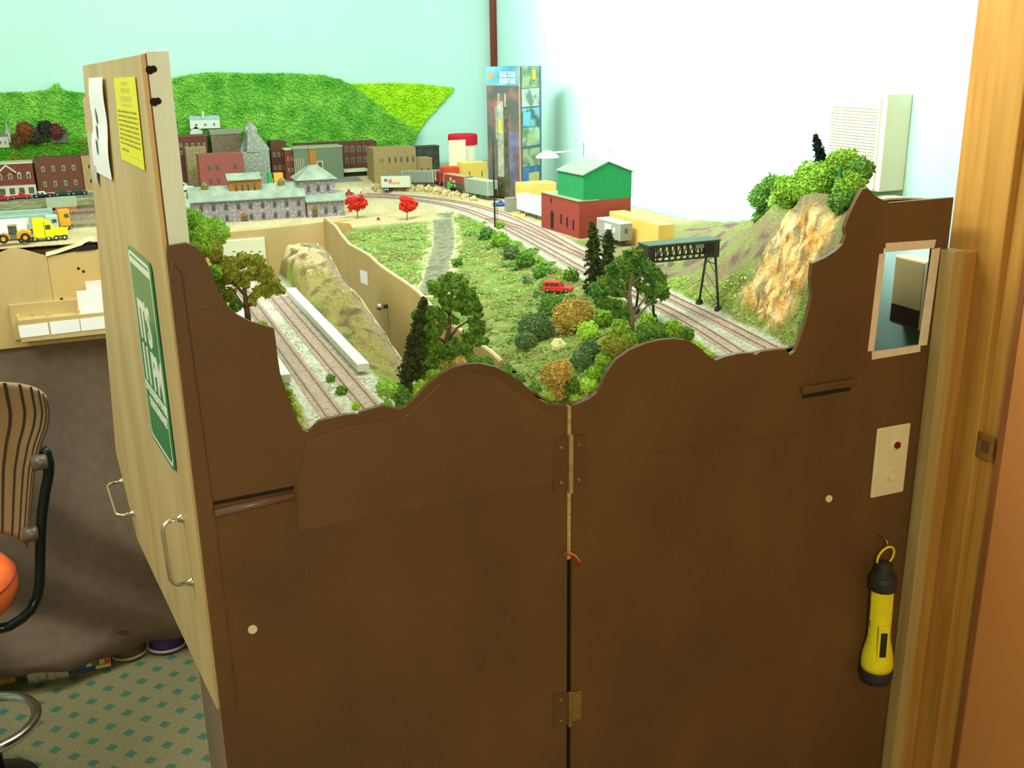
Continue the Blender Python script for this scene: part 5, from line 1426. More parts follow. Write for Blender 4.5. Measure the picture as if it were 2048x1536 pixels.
def car(label, loc, rot, m, L=.052, W=.021, H=.016, kind='sedan', glass=M_pane, name='toy_car', top=None, r=.0042):
    t = thing(name, label, 'car', loc, rot); b = MB()
    z0 = r * .6; zb_ = H * .55
    prof = {'sedan': [(-.5, z0), (.5, z0), (.5, zb_ * .9), (.22, zb_), (-.5, zb_)], 'wagon': [(-.5, z0), (.5, z0), (.5, zb_ * .85), (.18, zb_), (-.5, zb_)], 'pickup': [(-.5, z0), (.5, z0), (.5, zb_ * .95), (.2, zb_), (-.5, zb_ * .95)]}[kind]
    b.prism([(x * L, -W / 2, z) for x, z in prof], (0, W, 0)); b.build('body', m, t, world=False, bevel=.0012)
    cab = {'sedan': [(.20, zb_), (.07, H), (-.22, H), (-.38, zb_)], 'wagon': [(.20, zb_), (.06, H), (-.42, H), (-.49, zb_)], 'pickup': [(.22, zb_), (.12, H), (-.06, H), (-.08, zb_)]}[kind]
    MB().prism([(x * L, -W * .42, z) for x, z in cab], (0, W * .84, 0)).build('cabin', top or m, t, world=False, bevel=.0008)
    g = MB(); zl, zh = zb_ + (H - zb_) * .12, zb_ + (H - zb_) * .8
    n = 3 if kind == 'wagon' else (1 if kind == 'pickup' else 2); a0, a1 = cab[3][0] * L * .86, cab[1][0] * L * 1.0
    for s_ in (-1, 1):
        for k in range(n):
            u0 = a0 + (a1 - a0) * (k + .08) / n; u1 = a0 + (a1 - a0) * (k + .88) / n
            g.box(u0, u1, s_ * W * .42 - .0003, s_ * W * .42 + .0003, zl, zh)
    g.build('side_glass', glass, t, world=False)
    q = MB(); q.prism([(.195 * L, -W * .36, zl), (.195 * L, W * .36, zl), (.085 * L, W * .34, zh), (.085 * L, -W * .34, zh)] if kind != 'pickup' else [(.21 * L, -W * .36, zl), (.21 * L, W * .36, zl), (.135 * L, W * .34, zh), (.135 * L, -W * .34, zh)], (.0006, 0, .0003)); q.build('windscreen', glass, t, world=False)
    for x in (-.32, .32):
        for y in (-W / 2 + .0012, W / 2 - .0012): wheel(t, x * L, y, r, .0028)
    return t


def trailer(label, loc, rot, m, L=.14, W=.029, H=.034, lift=.011, wheels=True, mtop=None, band=None, marks=(), name='truck_trailer'):
    t = thing(name, label, 'trailer', loc, rot)
    MB().box(-L / 2, L / 2, -W / 2, W / 2, lift, lift + H).build('box_body', m, t, world=False, bevel=.0006)
    MB().box(-L / 2 - .0004, L / 2 + .0004, -W / 2 - .0004, W / 2 + .0004, lift + H - .001, lift + H + .0008).build('roof', mtop or m, t, world=False)
    if band: MB().box(-L / 2 - .0004, L / 2 + .0004, -W / 2 - .0006, W / 2 + .0006, lift, lift + H * .42).build('lower_band', band, t, world=False)
    MB().box(-L * .46, L * .46, -W * .3, W * .3, lift - .003, lift).build('chassis', M_black, t, world=False)
    for sx in (-.48, .48): MB().box(sx * L - .001, sx * L + .001, -W / 2 - .0008, W / 2 + .0008, lift, lift + H).build('corner_post', M_hub, t, world=False)
    for (x0, x1, z0, z1, mm, sd) in marks:
        if sd == 'E': MB().box(L / 2 + .0002, L / 2 + .0007, x0 * W, x1 * W, lift + z0 * H, lift + z1 * H).build('marking', mm, t, world=False)
        else: MB().box(x0 * L, x1 * L, sd * W / 2 - .0007, sd * W / 2 + .0007, lift + z0 * H, lift + z1 * H).build('marking', mm, t, world=False)
    if wheels:
        for x in (-.36, -.28):
            for y in (-W / 2 + .002, W / 2 - .002): wheel(t, x * L, y, .0055)
        for y in (-W * .35, W * .35): MB().box(L * .24, L * .26, y - .001, y + .001, 0, lift).build('landing_leg', M_black, t, world=False)
    return t


def cab(label, loc, rot, m, kind='nose', L=.075, W=.028, H=.044, name='truck_tractor', hub=None, axles=(-.42, -.27, .36)):
    t = thing(name, label, 'truck', loc, rot); zc = .010
    MB().box(-L * .5, L * .48, -W * .3, W * .3, zc - .003, zc).build('chassis', M_black, t, world=False)
    if kind == 'nose':
        MB().prism([(L * .5, -W * .42, zc), (L * .5, -W * .42, zc + H * .30), (L * .16, -W * .42, zc + H * .36), (L * .16, -W * .42, zc)], (0, W * .84, 0)).build('hood', m, t, world=False, bevel=.0015)
        MB().prism([(L * .17, -W / 2, zc - .002), (L * .17, -W / 2, zc + H * .42), (L * .06, -W / 2, zc + H * .68), (-L * .08, -W / 2, zc + H * .82), (-L * .30, -W / 2, zc + H * .82), (-L * .34, -W / 2, zc - .002)], (0, W, 0)).build('cabin', m, t, world=False, bevel=.0015)
        MB().box(-L * .02, L * .10, -W / 2 - .0005, W / 2 + .0005, zc + H * .34, zc + H * .54).build('side_glass', M_pane, t, world=False)
        MB().box(-L * .05, -L * .04, -W / 2 - .0004, W / 2 + .0004, zc, zc + H * .7).build('door_seam', M_black, t, world=False)
    else:
        MB().box(-L * .1, L * .4, -W / 2, W / 2, zc - .002, zc + H * .82).build('cabin', m, t, world=False, bevel=.002)
        MB().box(L * .395, L * .408, -W * .42, W * .42, zc + H * .45, zc + H * .70).build('windscreen', M_pane, t, world=False)
        MB().box(L * .14, L * .34, -W / 2 - .0005, W / 2 + .0005, zc + H * .42, zc + H * .62).build('side_glass', M_pane, t, world=False)
    for x in axles:
        for y in (-W / 2 + .002, W / 2 - .002): wheel(t, x * L, y, .0062, .004, hub)
    return t


def gp(px, py): p = hit(px, py, 2.0); return Vector((p.x, p.y, ground(p.x, p.y) + .0005))


def on(px, y, z=None):
    x = P(px, 400, 1, y).x; return Vector((x, y, (ground(x, y) if z is None else z) + .0005))


r2 = lambda p, q: math.atan2(q.y - p.y, q.x - p.x)
a, b = gp(1092, 584), gp(1140, 590)
c = hit(1116, 584)
car('coral-red station wagon parked on the grassy slope by the tracks', Vector((c.x, c.y, c.z + .001)), -.62, colmat(228, 70, 58, 30, .97), L=.054, W=.023, H=.019, kind='wagon', glass=colmat(96, 70, 72, 30))
car('small bright blue pickup next to the black signal pole', gp(1000, 412), -.25, colmat(48, 110, 235, 40, .9), L=.042, kind='pickup', H=.015)
car('red pickup truck in front of the brick corner shop', on(42, 3.215), 0, colmat(196, 34, 50, 40), L=.054, kind='pickup', top=colmat(196, 34, 50, 40))
car('red car cut by the left edge of the photo on the town road', on(4, 3.205), 0, colmat(188, 34, 48, 40), L=.05)
car('white and black car on the town road left of the tall panel', on(88, 3.215), 0, colmat(38, 32, 44, 40), L=.054, top=colmat(226, 240, 222, 40, .97))
car('dark green car right of the white and black car', on(128, 3.225), 0, colmat(40, 78, 64, 40), L=.046)
car('dark teal car half hidden by the far edge of the tall panel', on(160, 3.225), 0, colmat(34, 66, 62, 40), L=.046)
car('white van in front of the olive tan annex', on(370, 3.19), 0, colmat(214, 226, 214, 40, .96), L=.06, W=.024, H=.024, kind='wagon')

# trailers and trucks by the tracks
p, q = gp(897, 378), gp(986, 402); ang = r2(p, q)
mid = lambda u: p + (q - p) * u + Vector((0, .006, 0))
L2 = (q - p).length
trailer('dark trailer with a red upper half standing end to end with the silver-grey one', mid(.25), ang, colmat(150, 62, 54), L=L2 * .5, H=.038, band=colmat(66, 82, 70), mtop=colmat(176, 170, 120), marks=[(-.2, -.12, .55, .8, M_trimw, -1), (-.08, .05, .45, .6, M_trimw, -1), (-.26, -.2, .2, .35, M_trimw, -1), (-.14, -.08, .15, .3, M_trimw, -1), (0, .06, .12, .3, M_trimw, -1)])
trailer('silver-grey trailer beside the foot of the tall picture box', mid(.77), ang, colmat(136, 158, 142), L=L2 * .5, H=.041, W=.033, mtop=colmat(176, 198, 172), marks=[(.05, .42, 0, .45, M_void, 'E')])
p, q = gp(758, 381), gp(815, 385)
trailer('whitish trailer with small blue and red markings behind the boulders', on(794, 3.03), -.42, colmat(196, 206, 178, 50, .95), L=.088, H=.036, mtop=colmat(104, 122, 116), marks=[(-.38, -.28, .5, .72, colmat(70, 110, 170), -1), (-.24, -.12, .35, .7, colmat(214, 120, 100), -1), (-.1, .16, .3, .45, colmat(214, 150, 120), -1)])
trailer('grey trailer behind the whitish trailer with the markings', on(838, 3.075), -.42, colmat(120, 134, 122), L=.10, H=.034, mtop=colmat(140, 154, 140))
p, q = gp(1036, 428), gp(1082, 442)
trailer('white trailer left of the brick-red warehouse', (p + q) / 2 + Vector((.014, .004, 0)), r2(p, q), colmat(240, 246, 240, 40, .99), L=(q - p).length * 1.05, H=.040)
p, q = gp(1190, 478), gp(1248, 497); an = r2(w1, w0)
trailer('silver trailer with a dark round emblem on its end, before the yellow-orange block', (p + q) / 2 + Vector((.014, .004, 0)), an, colmat(152, 158, 150, 30, .92), L=.100, H=.037, mtop=colmat(212, 218, 196, 40, .97), wheels=True, marks=[(-.12, .12, .45, .72, colmat(84, 98, 96), 'E'), (-.15, .12, .45, .82, colmat(220, 236, 232, 30, .97), -1), (.2, .3, .4, .7, colmat(184, 206, 220), -1)])
cab('red and white truck cab seen head-on beside the crates', on(881, 3.07), -1.45, colmat(170, 52, 46), 'flat', L=.055, W=.020, H=.040)
a, b = on(893, 2.98), on(893, 2.98)
sgp_ = thing('green_board', 'small green board on a post beside the red truck cab', 'sign', on(899, 2.975))
z_ = sgp_.location; MB().box(z_.x - .006, z_.x + .006, z_.y - .001, z_.y, z_.z + .010, z_.z + .030).build('board', colmat(76, 176, 70), sgp_); MB().box(z_.x - .001, z_.x + .001, z_.y, z_.y + .001, z_.z, z_.z + .012).build('post', M_trimw, sgp_)
# yard at the left
trailer('pale aqua trailer at the back of the left yard', on(36, 2.86), .02, colmat(150, 190, 170), L=.150, H=.032)
trailer('pale grey trailer in the middle of the left yard', on(20, 2.775), .02, colmat(158, 186, 172), L=.155, H=.033)
trailer('white trailer nearest the yellow loader', on(0, 2.70), .02, colmat(240, 250, 250, 40, .99), L=.106, H=.036, marks=[(.46, .5, .3, .7, colmat(70, 120, 220), -1)])
cab('yellow long-nosed truck with eight chrome-hubbed wheels', on(84, 2.665), .02, colmat(226, 226, 30, 35, .96), 'nose', L=.092, W=.030, H=.052, axles=(-.62, -.46, -.30, .02, .20, .40))
cab('orange snub-nosed truck cab parked behind the yellow truck', on(116, 2.80), .10, colmat(232, 160, 40, 35, .94), 'flat', L=.052, W=.028, H=.048, axles=(.22,))
cab('silver-grey truck cab between the yellow and the orange one', on(90, 2.745), .03, colmat(176, 196, 186, 35, .94), 'flat', L=.055, W=.027, H=.044, axles=(-.3, .25))
lo = thing('wheel_loader', 'yellow and black wheel loader at the left edge of the yard', 'loader', on(18, 2.635)); M_ly = colmat(222, 166, 30, 35, .92)
MB().prism([(.004, -.010, .008), (.034, -.010, .008), (.036, -.010, .022), (.020, -.010, .028), (.004, -.010, .022)], (0, .020, 0)).build('engine_hood', M_ly, lo, world=False, bevel=.001)
MB().box(-.012, .006, -.009, .009, .016, .038).build('cab', M_pane, lo, world=False, bevel=.001); MB().box(-.013, .007, -.010, .010, .038, .040).build('cab_roof', colmat(180, 150, 90), lo, world=False)
MB().prism([(-.034, -.009, .010), (-.010, -.009, .008), (-.010, -.009, .020), (-.028, -.009, .020)], (0, .018, 0)).build('front_frame', M_ly, lo, world=False)
MB().prism([(-.060, -.014, .002), (-.040, -.014, .002), (-.038, -.014, .016), (-.052, -.014, .020)], (0, .028, 0)).build('bucket', M_ly, lo, world=False)
for x in (-.024, .022):
    for y in (-.012, .012): wheel(lo, x, y, .0105, .006, M_ly)
# grey shed with orange base in the yard
a, b = P(91, 395, 1, 3.05), P(152, 395, 1, 3.05)
ys = thing('yard_shed', 'long pale grey flat shed with an orange footing in the left yard', 'shed', ((a.x + b.x) / 2, 3.06, 1.16))
MB().box(a.x, b.x, 3.05, 3.08, 1.169, P(120, 396, 1, 3.05).z).build('walls', colmat(160, 180, 152), ys); MB().box(a.x + .02, b.x - .002, 3.048, 3.08, 1.158, 1.1688).build('footing', colmat(184, 104, 60), ys)

# far village on the ledge
yv_ = WB - .046; gv = lambda px, py: P(px, py, 1, yv_)
def vill(label, px0, px1, ptop, pbot, m, mr, roof='gable', rise=.008, wins=()):
    a, b = gv(px0, pbot), gv(px1, ptop); return building(label, a.x, b.x, yv_ - .012, .024, gv((px0 + px1) / 2, pbot).z, gv((px0 + px1) / 2, ptop).z, m, roof=roof, mr=mr, rise=rise, wins=wins, over=.001, name='village_house')
vill('tiny white church nave with a grey roof at the far left of the village', -4, 16, 272, 292, colmat(168, 180, 162), colmat(96, 110, 108), wins=[('F', [.3, .7], [.25], .003, .008, 'p')])
sx_ = gv(18, 284); stp = thing('steeple', 'pointed white steeple of the tiny church on the ledge', 'steeple', sx_)
MB().box(sx_.x - .006, sx_.x + .006, sx_.y - .006, sx_.y + .006, sx_.z - .002, sx_.z + .026).build('belfry', colmat(184, 194, 186), stp)
MB().lathe([(.0085, .026), (.0042, .036), (.0005, gv(18, 238).z - sx_.z)], 8, Matrix.Translation(sx_)).build('spire', colmat(140, 158, 160), stp)
vill('small dark house with white end wall at the right end of the village', 104, 134, 266, 282, colmat(84, 92, 80), colmat(58, 66, 62), wins=[('F', [.3, .7], [.2], .004, .008, 'p')])
vill('low grey house between the two russet trees of the village', 68, 84, 262, 280, colmat(110, 112, 96), colmat(70, 80, 78))
h = vill('white gabled farmhouse high on the green ledge', 380, 438, 238, 254, colmat(196, 214, 206, 50, .95), colmat(150, 182, 190), wins=[('F', [.2, .5, .8], [.2], .005, .006, 'p')])
c = gv(405, 230); MB().box(c.x - .003, c.x + .003, yv_ - .016, yv_ - .010, c.z - .01, c.z + .012).build('chimney', colmat(200, 210, 180), h)
vill('small white gabled chapel below the white farmhouse', 380, 404, 262, 272, colmat(190, 206, 190), colmat(150, 160, 150), roof='gabley', rise=.014)
for i, (px, py, r, m, lab) in enumerate([(51, 262, 17, fol('russet', (92, 56, 34), (130, 84, 50)), 'round russet tree behind the tiny church'), (90, 255, 14, fol('dark_teal_fol', (30, 46, 40), (60, 56, 50)), 'dark tree in the middle of the village'), (112, 262, 13, fol('maroon', (84, 40, 44), (110, 66, 56)), 'maroon tree above the small dark house'), (36, 280, 12, fol('brown_fol', (74, 60, 36), (100, 84, 52)), 'brown bush right of the church steeple'), (72, 276, 11, fol('dark_teal_fol2', (36, 50, 42), (62, 66, 50)), 'dark bush under the russet tree')]):
    c = gv(px, py); mb = MB(); rr = r * ppm(c); foam(mb, c + Vector((0, -.018, 0)), rr, 400 + i, .0022, 1, (1, .5, 1.1))
    mb.box(c.x - .001, c.x + .001, c.y - .019, c.y - .017, gv(px, 292).z, c.z); tag(mb.build('backdrop_tree', m), lab, 'tree')

# clutter: boulders along the outer track, poles, pallets
Rk = random.Random(9)
brd = [(752, 374, 8, 'first tan boulder from the left'), (768, 372, 9, 'second tan boulder from the left'), (785, 374, 9, 'boulder with a black spot above it'), (803, 376, 9, 'fourth tan boulder from the left'), (822, 378, 9, 'boulder just under the right end of the whitish trailer'), (840, 378, 9, 'boulder under the grey trailer'), (858, 380, 9, 'boulder left of the red truck cab'), (876, 384, 10, 'boulder right under the red truck cab'), (894, 388, 9, 'boulder below the green board'), (912, 391, 9, 'boulder at the left wheel of the red-topped trailer'), (930, 394, 8, 'boulder below the middle of the red-topped trailer'), (947, 398, 7, 'last boulder, below the join of the two trailers')]
for i, (px, py, r, lab) in enumerate(brd):
    c = hit(px, py + 4, 2.0); rr = r * ppm(c); mb = MB()
    mb.blob((c.x, c.y, c.z + rr * .45), (rr, rr * .8, rr * .95), 500 + i, 3, .5, 1.6)
    tag(mb.build('boulder', mat('tan_boulder', srgb(176, 160, 108), srgb(212, 200, 156), 60, .9, .5, 200)), 'pale ' + lab if False else lab.replace('boulder', 'sand-coloured boulder') if 'tan' not in lab else lab, 'boulder', 'boulders along the outer track')
cw = [P(px, py, 2, 1.152) for px, py in [(686, 384), (700, 386), (715, 386), (728, 384), (740, 379), (750, 372), (760, 364)]]
mb = MB(); mb.tube([q + Vector((0, 0, .004)) for q in cw], .0055, 8)
tag(mb.build('kerb', colmat(206, 214, 180), smooth=True), 'white curved kerb wall between the stone factory and the boulders', 'kerb')
pb = hit(990, 461)
po = thing('signal_pole', 'thin black pole with a ladder standing at the top of the slope', 'pole', pb)
ptop = P(989, 215, 1, pb.y).z
MB().tube([pb, Vector((pb.x - .0008, pb.y, ptop))], [.0020, .0016], 8).build('mast', M_black, po, smooth=True)
MB().lathe([(.006, -.002), (.005, .005), (.002, .007)], 10, Matrix.Translation(pb)).build('footing', colmat(206, 206, 170), po)
mb = MB()
for s_ in (-.0022, .0022): mb.tube([pb + Vector((.0065 + s_, .002, 0)), pb + Vector((.0055 + s_, .002, .095))], .0005, 5)
for k in range(14): mb.tube([pb + Vector((.0042, .002, .006 + k * .0065)), pb + Vector((.0084, .002, .006 + k * .0065))], .0004, 4)
mb.build('ladder', M_black, po)
c = gp(1038, 434); tag(MB().box(c.x - .016, c.x + .016, c.y - .009, c.y + .009, c.z, c.z + .006, Matrix.Translation(c) @ Matrix.Rotation(-.5, 4, 'Z') @ Matrix.Translation(-c)).build('pallet', colmat(220, 210, 110)), 'flat pale yellow pallet before the white trailer', 'pallet')
c = gp(1024, 424); tag(MB().box(c.x - .013, c.x + .013, c.y, c.y + .02, c.z, c.z + .036).build('grey_shed', colmat(140, 148, 140)), 'little grey shed left of the white trailer', 'shed')
c = P(686, 360, 1, 3.16)
for i, (px, m, lab) in enumerate([(700, colmat(150, 66, 56), 'dark red crate stack at the end of the white kerb'), (716, colmat(214, 206, 176), 'heap of pale crates right of the dark red stack'), (730, colmat(196, 190, 160), 'small pale crate nearest the tan factory')]):
    c = on(px, 3.06); mb = MB(); mb.box(c.x - .010, c.x + .008, c.y, c.y + .012, c.z, c.z + .010)
    mb.box(c.x - .004, c.x + .003, c.y + .002, c.y + .009, c.z + .010, c.z + .018); tag(mb.build('crate', m), lab, 'crate')
for px, w_, m, lab in [(557, 9, colmat(238, 168, 70), 'orange block seen over the roof of the stone factory'), (540, 4, colmat(44, 160, 80), 'small green block left of the orange one above the factory roof')]:
    c = P(px, 352, 1, 3.05); s_ = w_ * ppm(c); tag(MB().box(c.x - s_, c.x + s_, 3.05, 3.07, 1.159, c.z + .008).build('toy_block', m), lab, 'block')
c = hit(757, 440); tag(MB().blob(c + Vector((0, 0, .003)), .0045, 9, 2, .5).build('red_tuft', F_red), 'tiny red tuft on the sand between the two red-leaved trees', 'tuft')

# signal bridge over the two curving tracks
yb = 1.395; rgt = P(1422, 600, 2, 1.15); xr = .917; xl = .790
sb = thing('signal_bridge', 'black lattice signal bridge spanning the two curving tracks', 'signal bridge', (.85, yb, 1.148))
zt_ = P(1425, 478, 1, yb).z; zb_ = zt_ - .026; M_sb = mat('black_metal', (.018, .024, .022), (.035, .042, .038), 60, .4); hw = .016


def brace(mb, a, b, r=.0007): mb.tube([a, b], r, 5)


for yy_ in (-hw, hw):
    mb = MB(); mb.box(xl, xr, yb + yy_ - .0012, yb + yy_ + .0012, zt_ - .003, zt_); mb.box(xl, xr, yb + yy_ - .0012, yb + yy_ + .0012, zb_, zb_ + .003)
    n = 9
    for k in range(n + 1):
        x = xl + .014 + (xr - xl - .028) * k / n; mb.box(x - .0008, x + .0008, yb + yy_ - .001, yb + yy_ + .001, zb_, zt_)
        if k < n:
            x2 = xl + .014 + (xr - xl - .028) * (k + 1) / n; brace(mb, (x, yb + yy_, zb_), (x2, yb + yy_, zt_)); brace(mb, (x, yb + yy_, zt_), (x2, yb + yy_, zb_), .0005)
    mb.build('lattice_girder', M_sb, sb)
MB().box(xl - .002, xr + .002, yb - hw - .002, yb + hw + .002, zt_, zt_ + .002).build('walkway', mat('grey_green_deck', srgb(78, 104, 88), srgb(60, 84, 72), 60, .6), sb)
for x in (xl - .001, xr - .011): MB().box(x, x + .012, yb - hw - .0015, yb + hw + .0015, zb_ - .001, zt_ + .0015).build('end_plate', M_sb, sb, bevel=.002)
for x in (xl + .004, xr - .004):
    gz = 1.1465
    for yy_ in (-1, 1):
        mb = MB(); mb.tube([(x, yb + yy_ * .028, gz + .010), (x, yb + yy_ * .013, zb_)], .0020, 8); mb.build('post', M_sb, sb, smooth=True)
        mb = MB(); mb.box(x - .0055, x + .0055, yb + yy_ * .028 - .0055, yb + yy_ * .028 + .0055, gz - .002, gz + .010, taper=.0022); mb.build('foot', M_sb, sb)
    mb = MB()
    zs = np.linspace(gz + .012, zb_ - .004, 4); hy = lambda z: .028 - .015 * (z - gz) / (zb_ - gz)
    for k in range(3):
        brace(mb, (x, yb - hy(zs[k]), zs[k]), (x, yb + hy(zs[k + 1]), zs[k + 1]), .0006)
    brace(mb, (x, yb - hw + .001, zb_ - .012), (x, yb + hw - .001, zb_ - .012), .0009)
    mb.build('cross_brace', M_sb, sb)
MB().box(xr - .010, xr + .002, yb - .036, yb + .036, 1.144, 1.1475).build('footing', colmat(130, 150, 140), sb)
MB().box(xr - .045, xr - .030, yb - hw - .003, yb - hw - .0018, zt_ - .009, zt_ - .003).build('number_plate', colmat(110, 150, 140), sb)
# relay cabinet and pale box near the tracks
c = P(1342, 545, 2, 1.152); c = Vector((.945, 1.62, 1.150))
q = P(1340, 545, 1, 1.66); tag(MB().box(q.x - .006, q.x + .006, 1.66, 1.672, 1.15, 1.174).build('relay_cabinet', colmat(176, 190, 160)), 'small pale grey relay cabinet behind the signal bridge beside the tracks', 'cabinet')

# ------------------------------------------------------------------ front of the town table, curtain and what is under it
TB = 2.60
fb = thing('hardboard_fascia', 'tan hardboard fascia along the front of the town table, far left', 'fascia board', (-.2, TB, .9))


def tpts(l, y=TB): return [P(a, b, 1, y) for a, b in l]


tl = tpts([(0, 505), (15, 499), (30, 497), (45, 499), (60, 503), (80, 509), (93, 512)]); bl = tpts([(0, 706), (101, 692)])
x00 = -1.2
MB().prism([Vector((x00, TB, tl[0].z))] + tl + [Vector((tl[-1].x, TB, .905)), Vector((x00, TB, .905))], (0, .006, 0)).build('left_board', M_hard, fb)
tl2 = tpts([(93, 513), (120, 509), (150, 504), (190, 500), (260, 492)]); xk = P(430, 470, 1, TB)
MB().prism([Vector(tl2[0]) + Vector((.001, 0, 0))] + tl2[1:] + [Vector((xk.x, TB, tl2[-1].z)), Vector((xk.x, TB, .905)), Vector((tl2[0].x + .001, TB, .905))], (0, .006, 0)).build('right_board', mat('warm_hardboard', (.56, .385, .14), (.63, .45, .19), 6, .55, .12, 300), fb)
tr = tpts([(430, 467), (520, 459), (600, 450), (658, 443)]); xe = .5405
MB().prism([Vector((xk.x + .001, TB, tr[0].z))] + tr[1:-1] + [Vector((xe, TB, tr[-1].z)), Vector((xe, TB, .905)), Vector((xk.x + .001, TB, .905))], (0, .006, 0)).build('far_board', M_hard, fb)
# curled lip and black gap
lip = tpts([(92, 512), (115, 506), (140, 497), (165, 489), (168, 486), (178, 481), (190, 483)], TB - .004)
mb = MB(); vs = []
for q in lip: vs += [tuple(q + Vector((0, 0, -.001))), tuple(q + Vector((0, .002, .004))), tuple(q + Vector((0, .028, .006))), tuple(q + Vector((0, .028, .001)))]
fs = []
for i in range(len(lip) - 1):
    for k in range(4): fs.append([4 * i + k, 4 * i + (k + 1) % 4, 4 * i + 4 + (k + 1) % 4, 4 * i + 4 + k])
fs += [[3, 2, 1, 0], [4 * len(lip) - 4, 4 * len(lip) - 3, 4 * len(lip) - 2, 4 * len(lip) - 1]]
mb.add(vs, fs).build('curled_lip', mat('pale_veneer', (.72, .66, .36), (.78, .72, .44), 30, .55), fb)
g = tpts([(150, 503), (168, 491), (176, 488), (192, 489), (192, 499)], TB - .001)
MB().prism(g, (0, -.001, 0)).build('gap', M_void, fb)
for px, py in [(157, 537), (167, 543), (123, 598)]:
    q = P(px, py, 1, TB); MB().lathe([(.0035, 0), (.003, .0006), (.0005, .0008)], 12, frame(q, (1, 0, 0), (0, 0, 1))).build('screw_hole', M_void, fb)

# card rack
rk = thing('card_rack', 'tan wooden card rack with pegs fixed to the front of the town table', 'rack', P(120, 700, 1, TB - .02))
q = [P(18, 613, 1, TB), P(330, 577, 1, TB)]
z0, z1 = P(120, 690, 1, TB).z, P(120, 600, 1, TB).z
MB().box(q[0].x, .10, TB - .007, TB - .0002, .925, z1).build('back_board', M_hard, rk, bevel=.0006)
x0 = P(42, 680, 1, TB - .04).x; zt2 = P(120, 633, 1, TB - .04).z; zb2 = P(120, 677, 1, TB - .04).z
MB().box(x0, .10, TB - .040, TB - .0072, zb2, zt2).build('tray', M_hard, rk, bevel=.0006)
for px in (37, 97, 158, 215):
    c = P(px, 633 - (px - 97) * .1, 1, TB - .03); MB().lathe([(.0035, 0), (.0035, .012), (.001, .0135)], 12, Matrix.Translation((c.x, TB - .03, zt2 - .001 + (.0 if px > 40 else 0)))).build('peg', colmat(226, 196, 110), rk)
q = P(64, 631, 1, TB - .007); MB().lathe([(.0035, 0), (.003, .0008), (.001, .001)], 12, frame(q, (1, 0, 0), (0, 0, 1))).build('screw', colmat(130, 150, 140), rk)
for i, (a_, b_, c_, d_) in enumerate([((36, 652), (95, 645), (99, 669), (41, 676)), ((99, 644), (158, 638), (161, 662), (103, 669)), ((160, 638), (222, 631), (226, 655), (163, 662))]):
    q = [P(*t, 1, TB - .0402) for t in (a_, b_, c_, d_)]
    tag(MB().prism(q, (0, -.0008, 0)).build('index_card', M_paper), ['leftmost white index card on the front of the card rack', 'middle white index card on the front of the card rack', 'right white index card on the card rack, half behind the tall panel'][i], 'card', 'index cards on the card rack')
q = [P(*t, 1, TB - .0405) for t in [(153, 585), (225, 576), (228, 622), (158, 631)]]
tag(MB().prism([p + Vector((0, .012, 0)) for p in q], (0, -.003, 0)).build('paper_pad', M_paper), 'white paper pad standing on the card rack', 'paper')
q = [P(*t, 1, TB - .008) for t in [(170, 563), (225, 557), (227, 577), (173, 582)]]
tag(MB().prism(q, (0, -.0015, 0)).build('pink_slip', mat('pink_white_paper', (.86, .82, .76), (.86, .62, .62), 30, .6)), 'white and pink paper slip above the white pad', 'paper')

# outlet plate on the far fascia
a, b = P(444, 481, 1, TB - .003), P(529, 476, 1, TB - .003); zb3 = P(529, 540, 1, TB - .003).z
op = thing('switch_plate', 'large cream four-gang switch plate on the hardboard behind the olive tree', 'switch plate', ((a.x + b.x) / 2, TB, zb3))
M_cw = colmat(226, 228, 196, 40, .98); MB().box(a.x, b.x, TB - .005, TB - .0002, zb3, a.z).build('plate', M_cw, op, bevel=.002)
for px in (468, 485, 503, 520):
    c = P(px, 505, 1, TB - .005); MB().box(c.x - .004, c.x + .004, TB - .011, TB - .005, c.z - .010, c.z).build('toggle', M_cw, op, bevel=.001)
    MB().box(c.x - .0035, c.x + .0035, TB - .0056, TB - .0049, c.z + .0005, c.z + .0035).build('slot', colmat(90, 80, 60), op)
# brown cardboard flap by the sand spur
fl0 = P(668, 446, 1, 2.585); fp2 = thing('cardboard_tunnel', 'brown cardboard tunnel mouth at the corner of the two hardboard fascias', 'cardboard', fl0)
q = [P(*t, 1, 2.50) for t in [(668, 445), (700, 447), (708, 462), (706, 482), (690, 478)]]
MB().prism([p + Vector((0, .0, 0)) for p in q], (0, .004, 0)).build('flap', mat('brown_card', (.42, .27, .09), (.48, .31, .11), 20, .7), fp2)
q = [P(*t, 1, 2.497) for t in [(688, 474), (698, 478), (706, 480), (711, 468), (714, 466), (713, 478), (702, 487), (692, 486)]]
MB().prism(q, (0, .002, 0)).build('opening', M_void, fp2)
q = [P(*t, 1, 2.52) for t in [(664, 443), (708, 436), (712, 438), (690, 444), (668, 447)]]
MB().prism(q, (0, .01, 0)).build('upper_flap', mat('pale_card', (.66, .52, .24), None, rough=.7), fp2)


